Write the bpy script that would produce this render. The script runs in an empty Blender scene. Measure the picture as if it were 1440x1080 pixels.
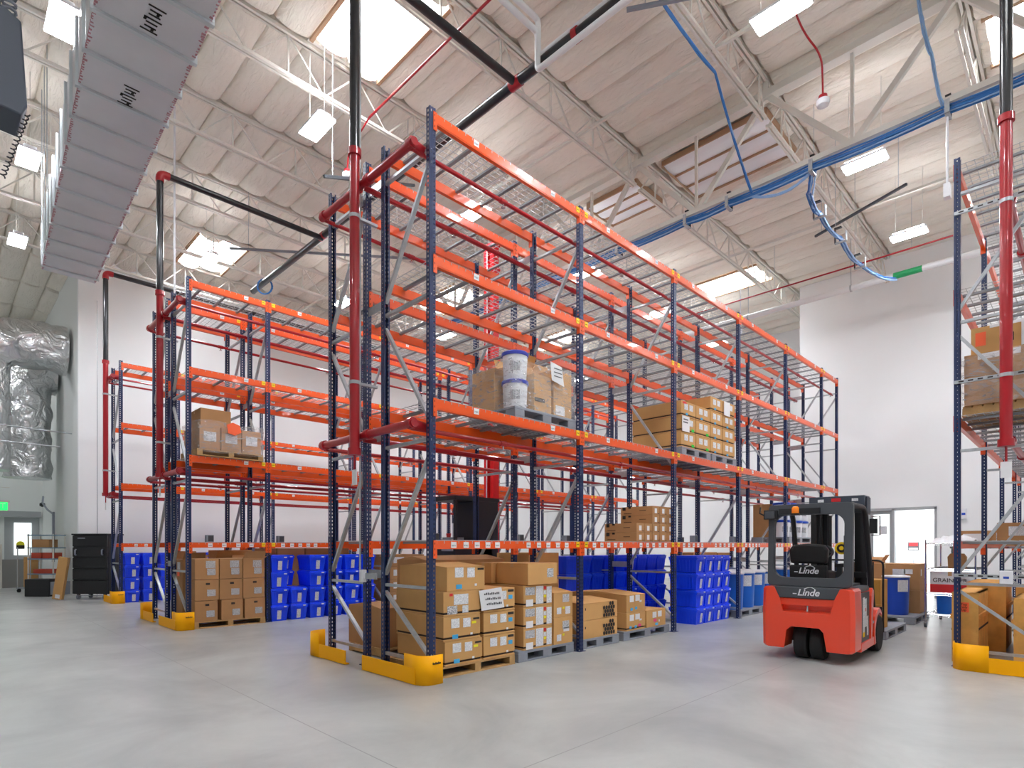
import bpy, math, random
from mathutils import Vector, noise
random.seed(7)
C = bpy.context.scene.collection
S = bpy.context.scene
PI = math.pi

# ---------------------------------------------------------------- camera, world, exposure
cam = bpy.data.objects.new('camera', bpy.data.cameras.new('camera')); C.objects.link(cam)
cam.data.sensor_width = 36.0
cam.data.sensor_fit = 'HORIZONTAL'
cam.data.lens = 812.5 / 1440 * 36
cam.data.shift_y = 227 / 1440
cam.data.clip_start = 0.05
cam.location = (0, 0, 1.46)
cam.rotation_euler = (PI / 2, 0, -math.atan2(.7082, .7060))
S.camera = cam
S.view_settings.view_transform = 'Standard'
S.view_settings.look = 'None'
S.view_settings.gamma = 1
S.view_settings.exposure = 0.3
S.cycles.use_denoising = True
S.cycles.max_bounces = 10
S.cycles.diffuse_bounces = 6
S.cycles.sample_clamp_indirect = 6
world = bpy.data.worlds.new('sky'); S.world = world
world.use_nodes = True
world.node_tree.nodes['Background'].inputs[0].default_value = (.75, .87, 1, 1)
world.node_tree.nodes['Background'].inputs[1].default_value = 1.0
LAMP_STRENGTH = 120.0
SKYLIGHT_STRENGTH = 22.0

# ---------------------------------------------------------------- materials
def lin(h):
    h = h.lstrip('#'); r = []
    for i in (0, 2, 4):
        c = int(h[i:i + 2], 16) / 255
        r.append(c / 12.92 if c <= .04045 else ((c + .055) / 1.055) ** 2.4)
    return (*r, 1)
M = {}
def mat(name, col, rough=.5, metal=0., var=0., scale=8., bump=0., bscale=30., emit=0., coat=0., rand=0., alpha=1.):
    m = bpy.data.materials.new(name); m.use_nodes = True; M[name] = m
    nt = m.node_tree; b = nt.nodes['Principled BSDF']
    b.inputs['Base Color'].default_value = lin(col)
    b.inputs['Roughness'].default_value = rough
    b.inputs['Metallic'].default_value = metal
    b.inputs['Coat Weight'].default_value = coat
    b.inputs['Alpha'].default_value = alpha
    tc = nt.nodes.new('ShaderNodeTexCoord')
    src = None
    if var:
        n = nt.nodes.new('ShaderNodeTexNoise'); n.inputs['Scale'].default_value = scale; n.inputs['Detail'].default_value = 5
        nt.links.new(tc.outputs['Object'], n.inputs['Vector'])
        mr = nt.nodes.new('ShaderNodeMapRange'); mr.inputs[1].default_value = .3; mr.inputs[2].default_value = .7
        mr.inputs[3].default_value = 1 - var; mr.inputs[4].default_value = 1 + var
        nt.links.new(n.outputs[0], mr.inputs[0]); src = mr.outputs[0]
    if rand:
        oi = nt.nodes.new('ShaderNodeObjectInfo')
        mr = nt.nodes.new('ShaderNodeMapRange'); mr.inputs[3].default_value = 1 - rand; mr.inputs[4].default_value = 1 + rand
        nt.links.new(oi.outputs['Random'], mr.inputs[0])
        if src:
            mm = nt.nodes.new('ShaderNodeMath'); mm.operation = 'MULTIPLY'
            nt.links.new(src, mm.inputs[0]); nt.links.new(mr.outputs[0], mm.inputs[1]); src = mm.outputs[0]
        else: src = mr.outputs[0]
    if src:
        vm = nt.nodes.new('ShaderNodeVectorMath'); vm.operation = 'SCALE'; vm.inputs[0].default_value = lin(col)[:3]
        nt.links.new(src, vm.inputs['Scale']); nt.links.new(vm.outputs[0], b.inputs['Base Color'])
    if bump:
        n = nt.nodes.new('ShaderNodeTexNoise'); n.inputs['Scale'].default_value = bscale; n.inputs['Detail'].default_value = 6
        nt.links.new(tc.outputs['Object'], n.inputs['Vector'])
        bp = nt.nodes.new('ShaderNodeBump'); bp.inputs['Strength'].default_value = bump; bp.inputs['Distance'].default_value = .02
        nt.links.new(n.outputs[0], bp.inputs['Height']); nt.links.new(bp.outputs[0], b.inputs['Normal'])
    if emit:
        b.inputs['Emission Color'].default_value = lin(col); b.inputs['Emission Strength'].default_value = emit
    return m
mat('post_blue', '#1a2c57', .38)
mat('beam_orange', '#ec560f', .3, coat=.3)
mat('rib_steel', '#cfd5d8', .35, .2)
mat('galvanised', '#b4b9bd', .38, .5, var=.08, scale=20)
mat('wire', '#b9bcbe', .45, .3)
mat('deck_channel', '#8b8f93', .5, .35)
mat('pipe_red', '#a50c1b', .3, coat=.3)
mat('pipe_black', '#14161c', .28, coat=.3)
mat('pipe_white', '#e9ebec', .35)
mat('pipe_green', '#1f9a5b', .4)
mat('guard_yellow', '#ffb300', .5).node_tree.nodes['Principled BSDF'].inputs['Specular IOR Level'].default_value = .2
mat('tag_yellow', '#f7d011', .5)
mat('paper', '#e9e9ea', .7)
mat('steel_white', '#dad6cd', .45)
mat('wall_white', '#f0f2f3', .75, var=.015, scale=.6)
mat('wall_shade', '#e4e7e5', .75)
mat('cardboard', '#c99a5f', .8, var=.04, scale=5, rand=.07)
mat('cardboard_dark', '#b08356', .8, var=.05, scale=5, rand=.07)
mat('cardboard_gold', '#c39042', .8, var=.05, scale=5)
mat('carton_gap', '#3a2c22', .9)
mat('ink', '#2b2622', .8)
mat('tape', '#c7a071', .35)
mat('wood', '#b8935f', .75, var=.15, scale=9, bump=.2)
mat('plywood', '#dfa656', .7, var=.14, scale=6, bump=.1)
mat('wood_dark', '#6b4a30', .8, var=.2)
mat('plastic_grey', '#878c95', .5, var=.03)
mat('tote_blue', '#1248ff', .32, rand=.05)
mat('tote_lid', '#1a50ff', .3)
mat('drum_blue', '#0f63c8', .35)
mat('drum_deep', '#1546b8', .35)
mat('plastic_white', '#e8eaee', .4)
mat('lid_violet', '#3c49b4', .4)
mat('sticker_blue', '#3fa9dd', .5)
mat('sticker_yellow', '#ece02a', .5)
mat('sticker_red', '#d2262b', .5)
mat('sticker_green', '#25c936', .5)
mat('sticker_pink', '#ea3f86', .5)
mat('sticker_orange', '#ff6a3a', .5)
mat('lift_red', '#e8401d', .28, coat=.5)
mat('lift_grey', '#43474d', .45)
mat('lift_dark', '#1b1c1f', .5)
mat('rubber', '#1e1f21', .75, bump=.1)
mat('hub_red', '#c8321a', .4)
mat('seat_black', '#101012', .6)
mat('amber', '#ff8a12', .2, coat=.5)
mat('chrome', '#c9ccd0', .15, 1.)
mat('mast_red', '#d8101c', .35)
mat('case_black', '#17181b', .45)
mat('cable_blue', '#2b6fb4', .55)
mat('cable_pale', '#8fb4dc', .5)
mat('unit_grey', '#3b4350', .5)
mat('duct_board', '#d9d8dc', .35, .1, var=.05, scale=2)
mat('duct_pink', '#b8838c', .6, var=.3, scale=40)
mat('teal', '#2a8a93', .5)
mat('red_bin', '#b5402a', .5)
mat('exit_green', '#18d65a', .4, emit=1.6)
mat('door_grey', '#a9adb0', .5)
mat('glass_white', '#eef4f3', .3, emit=.9)
mat('lamp_white', '#f6f9ff', .4, emit=LAMP_STRENGTH)
mat('skylight_pane', '#f3f8ff', .4, emit=SKYLIGHT_STRENGTH)
mat('skylight_curb', '#e9e6df', .7)
mat('curb_wood', '#a8876a', .7)
mat('added_uplight', '#fbfcff', .5, emit=LAMP_STRENGTH * .42)  # glowing strips added on top of the housings to brighten the ceiling
mat('foam_red', '#a4342b', .6)
mat('shelf_blue', '#6f8fa6', .5)
mat('panel_grey', '#7d7b78', .6)

def label_mat(name, base, ink, sc):
    m = mat(name, base, .6); nt = m.node_tree; b = nt.nodes['Principled BSDF']
    tc = nt.nodes.new('ShaderNodeTexCoord'); mp = nt.nodes.new('ShaderNodeMapping')
    mp.inputs['Scale'].default_value = (sc * .35, sc * .35, sc * 1.6)
    n = nt.nodes.new('ShaderNodeTexNoise'); n.inputs['Scale'].default_value = 1; n.inputs['Detail'].default_value = 1
    r = nt.nodes.new('ShaderNodeValToRGB'); r.color_ramp.elements[0].position = .47; r.color_ramp.elements[0].color = lin(ink)
    r.color_ramp.elements[1].position = .54; r.color_ramp.elements[1].color = lin(base)
    nt.links.new(tc.outputs['Object'], mp.inputs[0]); nt.links.new(mp.outputs[0], n.inputs['Vector'])
    nt.links.new(n.outputs[0], r.inputs[0]); nt.links.new(r.outputs[0], b.inputs['Base Color'])
label_mat('label_print', '#f2f3f5', '#c3c7cc', 220)
label_mat('label_barcode', '#e9eaed', '#6a6e75', 240)

def ceiling_mat():
    m = mat('insulation', '#ebe4d8', .55, var=.03, scale=1.2); nt = m.node_tree; b = nt.nodes['Principled BSDF']
    tc = nt.nodes.new('ShaderNodeTexCoord'); mp = nt.nodes.new('ShaderNodeMapping'); mp.inputs['Scale'].default_value = (4.5, 1.1, 2)
    n = nt.nodes.new('ShaderNodeTexNoise'); n.inputs['Scale'].default_value = 2.2; n.inputs['Detail'].default_value = 5; n.inputs['Distortion'].default_value = 1.2
    bp = nt.nodes.new('ShaderNodeBump'); bp.inputs['Strength'].default_value = .8; bp.inputs['Distance'].default_value = .07
    nt.links.new(tc.outputs['Object'], mp.inputs[0]); nt.links.new(mp.outputs[0], n.inputs['Vector'])
    nt.links.new(n.outputs[0], bp.inputs['Height']); nt.links.new(bp.outputs[0], b.inputs['Normal'])
ceiling_mat()

def floor_mat():
    m = bpy.data.materials.new('concrete'); m.use_nodes = True; M['concrete'] = m
    nt = m.node_tree; b = nt.nodes['Principled BSDF']; N = nt.nodes.new; L = nt.links.new
    tc = N('ShaderNodeTexCoord')
    n = N('ShaderNodeTexNoise'); n.inputs['Scale'].default_value = .7; n.inputs['Detail'].default_value = 9; n.inputs['Roughness'].default_value = .62; n.inputs['Distortion'].default_value = .6
    L(tc.outputs['Object'], n.inputs['Vector'])
    r = N('ShaderNodeValToRGB'); r.color_ramp.elements[0].position = .36; r.color_ramp.elements[0].color = lin('#9c9e9d')
    r.color_ramp.elements[1].position = .66; r.color_ramp.elements[1].color = lin('#b7b9b6')
    L(n.outputs[0], r.inputs[0])
    # saw-cut joints
    sx = N('ShaderNodeSeparateXYZ'); L(tc.outputs['Object'], sx.inputs[0])
    def band(out, c, w):
        a = N('ShaderNodeMath'); a.operation = 'SUBTRACT'; a.inputs[1].default_value = c; L(out, a.inputs[0])
        d = N('ShaderNodeMath'); d.operation = 'ABSOLUTE'; L(a.outputs[0], d.inputs[0])
        e = N('ShaderNodeMath'); e.operation = 'LESS_THAN'; e.inputs[1].default_value = w; L(d.outputs[0], e.inputs[0]); return e.outputs[0]
    bands = [band(sx.outputs[0], 2.15, .005), band(sx.outputs[1], 2.62, .005), band(sx.outputs[0], 8.25, .005), band(sx.outputs[1], 9.3, .005), band(sx.outputs[0], 14.3, .005)]
    cur = bands[0]
    for o in bands[1:]:
        mx = N('ShaderNodeMath'); mx.operation = 'MAXIMUM'; L(cur, mx.inputs[0]); L(o, mx.inputs[1]); cur = mx.outputs[0]
    mix = N('ShaderNodeMixRGB'); mix.inputs['Color2'].default_value = lin('#8d8e8d'); L(cur, mix.inputs[0]); L(r.outputs[0], mix.inputs['Color1'])
    L(mix.outputs[0], b.inputs['Base Color'])
    n2 = N('ShaderNodeTexNoise'); n2.inputs['Scale'].default_value = 2.5; n2.inputs['Detail'].default_value = 6; L(tc.outputs['Object'], n2.inputs['Vector'])
    mr = N('ShaderNodeMapRange'); mr.inputs[3].default_value = .24; mr.inputs[4].default_value = .40; L(n2.outputs[0], mr.inputs[0]); L(mr.outputs[0], b.inputs['Roughness'])
    b.inputs['Specular IOR Level'].default_value = .5
floor_mat()

def foil_mat():
    m = mat('foil', '#d8dadb', .3, .85); nt = m.node_tree; b = nt.nodes['Principled BSDF']
    tc = nt.nodes.new('ShaderNodeTexCoord'); n = nt.nodes.new('ShaderNodeTexNoise'); n.inputs['Scale'].default_value = 3.2; n.inputs['Detail'].default_value = 3; n.inputs['Distortion'].default_value = .7
    bp = nt.nodes.new('ShaderNodeBump'); bp.inputs['Strength'].default_value = .8; bp.inputs['Distance'].default_value = .22
    nt.links.new(tc.outputs['Object'], n.inputs['Vector']); nt.links.new(n.outputs[0], bp.inputs['Height']); nt.links.new(bp.outputs[0], b.inputs['Normal'])
foil_mat()

def film_mat():
    m = bpy.data.materials.new('film'); m.use_nodes = True; M['film'] = m
    nt = m.node_tree; nt.nodes.clear(); N = nt.nodes.new; L = nt.links.new
    o = N('ShaderNodeOutputMaterial'); t = N('ShaderNodeBsdfTransparent'); g = N('ShaderNodeBsdfPrincipled')
    g.inputs['Base Color'].default_value = (.85, .85, .86, 1); g.inputs['Roughness'].default_value = .15
    tc = N('ShaderNodeTexCoord'); mp = N('ShaderNodeMapping'); mp.inputs['Scale'].default_value = (3, 3, 9); n = N('ShaderNodeTexNoise'); n.inputs['Scale'].default_value = 2; n.inputs['Detail'].default_value = 5; n.inputs['Distortion'].default_value = 1.5
    L(tc.outputs['Object'], mp.inputs[0]); L(mp.outputs[0], n.inputs['Vector'])
    bp = N('ShaderNodeBump'); bp.inputs['Distance'].default_value = .03; L(n.outputs[0], bp.inputs['Height']); L(bp.outputs[0], g.inputs['Normal'])
    mr = N('ShaderNodeMapRange'); mr.inputs[1].default_value = .35; mr.inputs[2].default_value = .75; mr.inputs[3].default_value = .08; mr.inputs[4].default_value = .42; L(n.outputs[0], mr.inputs[0])
    mx = N('ShaderNodeMixShader'); L(mr.outputs[0], mx.inputs[0]); L(t.outputs[0], mx.inputs[1]); L(g.outputs[0], mx.inputs[2]); L(mx.outputs[0], o.inputs[0])
film_mat()

# ---------------------------------------------------------------- mesh helpers
class MB:
    def __init__(s): s.v = []; s.f = []; s.m = []; s.mats = []
    def add(s, vs, fs, m):
        if m not in s.mats: s.mats.append(m)
        k = s.mats.index(m); o = len(s.v); s.v += [tuple(p) for p in vs]
        for f in fs: s.f.append([i + o for i in f]); s.m.append(k)
        return s
    def box(s, x0, x1, y0, y1, z0, z1, m):
        return s.add([(x0, y0, z0), (x1, y0, z0), (x1, y1, z0), (x0, y1, z0), (x0, y0, z1), (x1, y0, z1), (x1, y1, z1), (x0, y1, z1)],
                     [(0, 3, 2, 1), (4, 5, 6, 7), (0, 1, 5, 4), (1, 2, 6, 5), (2, 3, 7, 6), (3, 0, 4, 7)], m)
    def quad(s, a, b, c, d, m): return s.add([a, b, c, d], [(0, 1, 2, 3)], m)
    def bar(s, p, q, w, h, m, up=(0, 0, 1)):
        p = Vector(p); q = Vector(q); d = (q - p).normalized(); up = Vector(up)
        if abs(d.dot(up)) > .99: up = Vector((1, 0, 0))
        r = d.cross(up).normalized() * w / 2; u = r.cross(d).normalized() * h / 2
        vs = [p - r - u, p + r - u, p + r + u, p - r + u, q - r - u, q + r - u, q + r + u, q - r + u]
        return s.add(vs, [(0, 1, 2, 3), (7, 6, 5, 4), (0, 4, 5, 1), (1, 5, 6, 2), (2, 6, 7, 3), (3, 7, 4, 0)], m)
    def tube(s, pts, r, m, n=10, caps=True):
        pts = [Vector(p) for p in pts]; rs = r if isinstance(r, (list, tuple)) else [r] * len(pts)
        vs = []; fs = []; pr = None
        for i, p in enumerate(pts):
            d = (pts[min(i + 1, len(pts) - 1)] - pts[max(i - 1, 0)]).normalized()
            if pr is None:
                a = Vector((0, 0, 1)) if abs(d.z) < .9 else Vector((1, 0, 0)); pr = d.cross(a).normalized()
            pr = (pr - d * pr.dot(d)).normalized(); q = d.cross(pr)
            k = 1.0
            if 0 < i < len(pts) - 1:
                c = (pts[i] - pts[i - 1]).normalized().dot((pts[i + 1] - pts[i]).normalized()); k = 1 / max(.5, math.sqrt(max(0, (1 + c) / 2)))
            for j in range(n):
                t = 2 * PI * j / n; vs.append(p + (pr * math.cos(t) + q * math.sin(t)) * rs[i])
        for i in range(len(pts) - 1):
            for j in range(n):
                a = i * n + j; b = i * n + (j + 1) % n; fs.append((a, b, b + n, a + n))
        if caps: fs.append(tuple(reversed(range(n)))); fs.append(tuple(range(len(vs) - n, len(vs))))
        return s.add(vs, fs, m)
    def prism(s, poly, ax, a, b, m):
        def P(u, w, t): return {'x': (t, u, w), 'y': (u, t, w), 'z': (u, w, t)}[ax]
        n = len(poly); vs = [P(u, w, a) for u, w in poly] + [P(u, w, b) for u, w in poly]
        fs = [tuple(reversed(range(n))), tuple(range(n, 2 * n))] + [(i, (i + 1) % n, (i + 1) % n + n, i + n) for i in range(n)]
        return s.add(vs, fs, m)
    def lathe(s, prof, cx, cy, cz, m, n=24, ax='z'):
        vs = []; fs = []
        for r, z in prof:
            for j in range(n):
                t = 2 * PI * j / n; a, b = r * math.cos(t), r * math.sin(t)
                vs.append({'z': (cx + a, cy + b, cz + z), 'x': (cx + z, cy + a, cz + b), 'y': (cx + b, cy + z, cz + a)}[ax])
        for i in range(len(prof) - 1):
            for j in range(n):
                a = i * n + j; b = i * n + (j + 1) % n; fs.append((a, b, b + n, a + n))
        fs.append(tuple(reversed(range(n)))); fs.append(tuple(range(len(vs) - n, len(vs))))
        return s.add(vs, fs, m)
    def mesh(s, name, smooth=True):
        me = bpy.data.meshes.new(name); me.from_pydata(s.v, [], s.f)
        for k in s.mats: me.materials.append(M[k])
        me.polygons.foreach_set('material_index', s.m)
        if smooth:
            me.polygons.foreach_set('use_smooth', [True] * len(me.polygons)); me.set_sharp_from_angle(angle=.6)
        me.update(); return me
def put(name, me, parent=None, loc=(0, 0, 0), rz=0, bevel=0):
    o = bpy.data.objects.new(name, me); C.objects.link(o); o.location = loc; o.rotation_euler = (0, 0, rz)
    if parent: o.parent = parent
    if bevel:
        b = o.modifiers.new('bevel', 'BEVEL'); b.width = bevel; b.segments = 2; b.limit_method = 'ANGLE'; b.angle_limit = .8
    return o
def tag(o, label, cat, group=None):
    o['label'] = label; o['category'] = cat
    if group: o['group'] = group
    return o
def thing(name, label, cat, loc=(0, 0, 0), rz=0, group=None):
    return tag(put(name, None, None, loc, rz), label, cat, group)
def struct(name, mb, smooth=False):
    o = put(name, mb.mesh(name, smooth)); o['kind'] = 'structure'; return o
ORD = ['', 'first', 'second', 'third', 'fourth', 'fifth', 'sixth', 'seventh', 'eighth', 'ninth', 'tenth', 'eleventh', 'twelfth', 'thirteenth']
def arc(p0, p1, p2, n=6):   # rounded elbow points around corner p1
    p0, p1, p2 = Vector(p0), Vector(p1), Vector(p2)
    return [p0 * (1 - t) ** 2 + p1 * 2 * t * (1 - t) + p2 * t * t for t in [i / n for i in range(n + 1)]]
def elbow(pts, r=.12, n=5):
    out = [Vector(pts[0])]
    for i in range(1, len(pts) - 1):
        a, b, c = Vector(pts[i - 1]), Vector(pts[i]), Vector(pts[i + 1])
        out += arc(b + (a - b).normalized() * r, b, b + (c - b).normalized() * r, n)
    return out + [Vector(pts[-1])]

# ---------------------------------------------------------------- room shell
CZ = 9.84
JY = [-8.4, -6.0, -3.6, -1.15, 1.35, 4.1, 6.8, 9.2, 11.65, 14.1, 16.6, 19.05, 21.5, 24.0, 26.5]
SKY = [(4.42, 5.64, 6.95, 9.05), (11.74, 12.96, -1.0, 1.2), (17.23, 18.45, 6.95, 9.05), (5.03, 6.25, 16.75, 18.9), (11.74, 12.96, 14.25, 16.45),
       (11.74, 12.96, 6.95, 9.05), (4.42, 5.64, -1.0, 1.2), (17.23, 18.45, 14.25, 16.45), (17.23, 18.45, -1.0, .5)]  # the two reaching negative y here are unseen, added for light
SKY.pop(5)
struct('floor', MB().box(-12.2, 27, -10.2, 28.4, -.2, 0, 'concrete'))
X1, X2, YL = 19.5, 23.2, 20.5
struct('wall_left', MB().box(2.95, X2 + .2, YL, YL + .2, 0, CZ + .5, 'wall_white'))
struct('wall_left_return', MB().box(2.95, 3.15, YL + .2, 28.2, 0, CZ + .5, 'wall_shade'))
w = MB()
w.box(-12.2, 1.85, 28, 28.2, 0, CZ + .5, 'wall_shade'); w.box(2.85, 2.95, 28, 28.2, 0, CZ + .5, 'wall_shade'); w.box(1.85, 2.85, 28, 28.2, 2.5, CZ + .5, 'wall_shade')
struct('wall_entry', w)
w = MB()   # right-hand end wall with the doorway
w.box(X1, X1 + .2, -10.2, 3.0, 0, CZ + .5, 'wall_white'); w.box(X1, X1 + .2, 4.62, 6.5, 0, CZ + .5, 'wall_white'); w.box(X1, X1 + .2, 3.0, 4.62, 2.52, CZ + .5, 'wall_white')
struct('wall_right', w)
struct('wall_right_return', MB().box(X1 + .2, X2, 6.3, 6.5, 0, CZ + .5, 'wall_white'))
struct('wall_far', MB().box(X2, X2 + .2, 6.3, YL, 0, CZ + .5, 'wall_white'))
struct('wall_rear', MB().box(-12.2, -12, -10.2, 28.2, 0, CZ + .5, 'wall_white'))
struct('wall_near', MB().box(-12, X1, -10.2, -10, 0, CZ + .5, 'wall_white'))
# ceiling of quilted insulation between the joists
def ceiling():
    xs = []; x = 4.42 - .61 * 27
    while x < 23.6: xs += [x + .61 * q for q in (0, .03, .09, .2, .35, .5, .65, .8, .91, .97)]; x += .61
    ys = []
    yy = [-10.3] + JY + [28.3]
    for a, b in zip(yy[:-1], yy[1:]):
        for t in (0, .012, .035, .08, .16, .3, .5, .7, .84, .92, .965, .988): ys.append(a + (b - a) * t)
    ys.append(28.3); v = []; idx = {}
    for i, x in enumerate(xs):
        for j, y in enumerate(ys):
            u = (x - 4.42) / .61; k = math.floor(u + 1e-4); f = max(0, u - k)
            s = max(0, math.sin(PI * f)) ** .42
            d = min(abs(y - q) for q in JY); g = min(1, (d / .22)) ** .5
            ba = sum(1 for q in JY if q < y)
            rnd = .55 + .7 * (noise.noise(Vector((k * 3.7, ba * 5.1, 0))) + .5)
            z = CZ + .05 - .19 * s * g * rnd - .012 * noise.noise(Vector((x * 4, y * 2.5, 0)))
            if d < .04: z += .09
            v.append((x, y, z))
    f = []; ny = len(ys)
    for i in range(len(xs) - 1):
        for j in range(ny - 1):
            cx, cy = (xs[i] + xs[i + 1]) / 2, (ys[j] + ys[j + 1]) / 2
            if any(a < cx < b and c < cy < d for a, b, c, d in SKY): continue
            f.append((i * ny + j, i * ny + j + 1, (i + 1) * ny + j + 1, (i + 1) * ny + j))
    m = MB(); m.add(v, f, 'insulation')
    m.box(-12.4, 24, -10.4, -10.1, CZ, CZ + .6, 'wall_white')
    o = struct('ceiling', m, True); return o
ceiling()
for i, (a, b, c, d) in enumerate(SKY):
    m = MB(); t = CZ + .62
    ys0 = [y for y in [(-10.3 + 0)] ]
    for (x0, x1, y0, y1) in ((a - .04, a, c - .1, d + .1), (b, b + .04, c - .1, d + .1), (a, b, c - .1, c - .04), (a, b, d + .04, d + .1)):
        m.box(x0, x1, y0, y1, CZ - .03, t, 'skylight_curb')
    for (x0, x1, y0, y1) in ((a - .05, a + .01, c, d), (b - .01, b + .05, c, d)):
        m.box(x0, x1, y0, y1, CZ - .1, CZ - .05, 'curb_wood')
    o = struct('window_%d' % (i + 1), m)
    pane = put('pane', MB().box(a, b, c - .04, d + .04, t - .03, t, 'skylight_pane').mesh('pane'), o)
    br = MB()
    for k in range(1, 7): br.bar((a, c + (d - c) * k / 7, t - .12), (b, c + (d - c) * k / 7, t - .12), .015, .015, 'steel_white')
    put('security_bars', br.mesh('bars'), o)
# right doorway: door leaf, frame, room beyond
m = MB()
for (y0, y1) in ((2.94, 3.0), (3.93, 3.99), (4.56, 4.62)): m.box(X1 - .03, X1 + .23, y0, y1, 0, 2.52, 'door_grey')
m.box(X1 - .03, X1 + .23, 2.94, 4.62, 2.46, 2.54, 'door_grey'); struct('door_frame', m)['label'] = 'grey steel frame of the white wall doorway'
d1 = struct('door_1', MB().box(X1 + .03, X1 + .08, 3.99, 4.56, 0, 2.46, 'door_grey'))
put('door_glass', MB().box(X1 + .02, X1 + .09, 4.06, 4.46, .9, 2.36, 'glass_white').mesh('door_glass'), d1)
put('door_sign', MB().box(X1 + .005, X1 + .018, 4.12, 4.32, 1.78, 2.02, 'label_print').mesh('door_sign'), d1)
m = MB(); m.box(23.15, 23.2, .5, 6.3, 0, 3, 'wall_white'); m.box(X1 + .2, 23.2, .5, .6, 0, 3, 'wall_white'); m.box(X1 + .2, 23.2, .5, 6.3, 3, 3.05, 'wall_white')
struct('wall_side_room', m)
o = struct('trim_1', MB().box(20.2, 22.8, 2.2, 5.2, 2.93, 2.98, 'lamp_white')); o['label'] = 'flat ceiling light of the room beyond the doorway'
o.data.materials[0] = mat('side_room_light', '#ffffff', .5, emit=7)
sg = thing('notice_sign', 'dark framed notice with a red band on the wall beyond the open doorway', 'sign', (22.9, 4.35, 1.2))
put('board', MB().box(0, .02, -.15, .15, .05, .32, 'lift_grey').mesh('board'), sg)
put('sheet', MB().box(-.01, 0, -.12, .12, .19, .29, 'sticker_red').box(-.01, 0, -.12, .12, .08, .13, 'paper').mesh('sheet'), sg)
sg.location = (22.4, 4.0, 1.25); put('stand', MB().box(.02, .04, -.02, .02, -1.25, .1, 'chrome').mesh('stand'), sg)
# left entry door
d2 = struct('door_2', MB().box(1.85, 2.85, 28.04, 28.1, 0, 2.5, 'door_grey'))
put('door_glass', MB().box(2.12, 2.62, 28.0, 28.11, 1.1, 2.3, 'glass_white').mesh('door_glass'), d2)
put('door_sticker', MB().lathe([(.12, 0), (.12, .01)], 2.3, 27.98, 1.5, 'sticker_yellow', 16, 'y').box(2.18, 2.42, 27.975, 27.99, 1.33, 1.47, 'ink').mesh('door_sticker'), d2)
o = struct('trim_2', MB().box(.2, 2.88, 27.8, 28.0, 2.52, 2.72, 'door_grey')); o['label'] = 'grey door track cover above the entry door'

# ---------------------------------------------------------------- roof steel
def joist_mesh(x0, x1):
    m = MB(); zt, zb = CZ - .07, 9.08
    for dy in (-.035, .035):
        m.bar((x0, dy, zt), (x1, dy, zt), .04, .06, 'steel_white'); m.bar((x0, dy, zb), (x1, dy, zb), .04, .05, 'steel_white')
    x = x0
    while x < x1 - .1:
        for (a, za, b, zb_) in ((x, zb, x + .62, zt), (x + .62, zt, x + 1.24, zb)):
            m.bar((a, 0, za), (min(b, x1), 0, zb_), .022, .022, 'steel_white')
        m.bar((x + .62, 0, zb), (x + .62, 0, zt), .028, .028, 'steel_white')
        x += 1.24
    return m.mesh('joist', False)
GX = 10.6
jm_a = joist_mesh(-1.5, GX - .1); jm_b = joist_mesh(GX + .1, 23.1)
side = {3: 'over the foreground right corner', 4: 'right of the near blue cable tray end', 5: 'above the forklift aisle', 6: 'above the front rack', 7: 'beside the big skylight', 8: 'over the aisle with the lifting mast', 9: 'above the left double rack', 10: 'over the narrow aisle on the left', 11: 'closest to the left wall'}
for k in range(3, 12):
    y = JY[k]
    tag(put('roof_joist', jm_b, None, (0, y, 0)), 'white open-web roof joist beyond the girder, ' + side[k], 'roof joist', 'roof joists')
    if k >= 5: tag(put('roof_joist', jm_a, None, (0, y, 0)), 'white open-web roof joist, near side of girder, ' + side[k], 'roof joist', 'roof joists')
g = thing('roof_girder', 'deep cream truss girder that carries the long blue cable bundle', 'girder', (GX, 0, 0))
zt, zb = 9.55, 7.99
ch = MB(); ch.box(-.09, .09, -2.5, 20.4, zt - .06, zt + .06, 'steel_white')
put('top_chord', ch.mesh('top_chord'), g)
ch = MB()
for s_ in (-.07, .07): ch.bar((s_, -2.5, zb), (s_, 20.4, zb), .07, .09, 'steel_white')
put('bottom_chord', ch.mesh('bottom_chord'), g)
for a, b in zip(JY[3:11], JY[4:12]):
    c = (a + b) / 2
    put('diagonal_brace', MB().bar((0, a, zt), (0, c, zb), .07, .09, 'steel_white').mesh('brace'), g)
    put('diagonal_brace', MB().bar((0, b, zt), (0, c, zb), .07, .09, 'steel_white').mesh('brace'), g)
    put('vertical_strut', MB().bar((0, c, zb), (0, c, zt), .05, .05, 'steel_white').mesh('strut'), g)
    put('vertical_strut', MB().bar((0, b, zt - .1), (0, b, CZ - .05), .09, .09, 'steel_white').mesh('strut'), g)
for (xb, nm) in ((8.5, 'above the front rack'), (14.9, 'toward the far wall')):
    tag(put('joist_bridging', MB().bar((xb, -1, 9.1), (xb, 20.4, 9.1), .05, .05, 'steel_white').mesh('bridging')), 'cream bridging bar crossing under the roof joists ' + nm, 'bridging bar')
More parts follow.
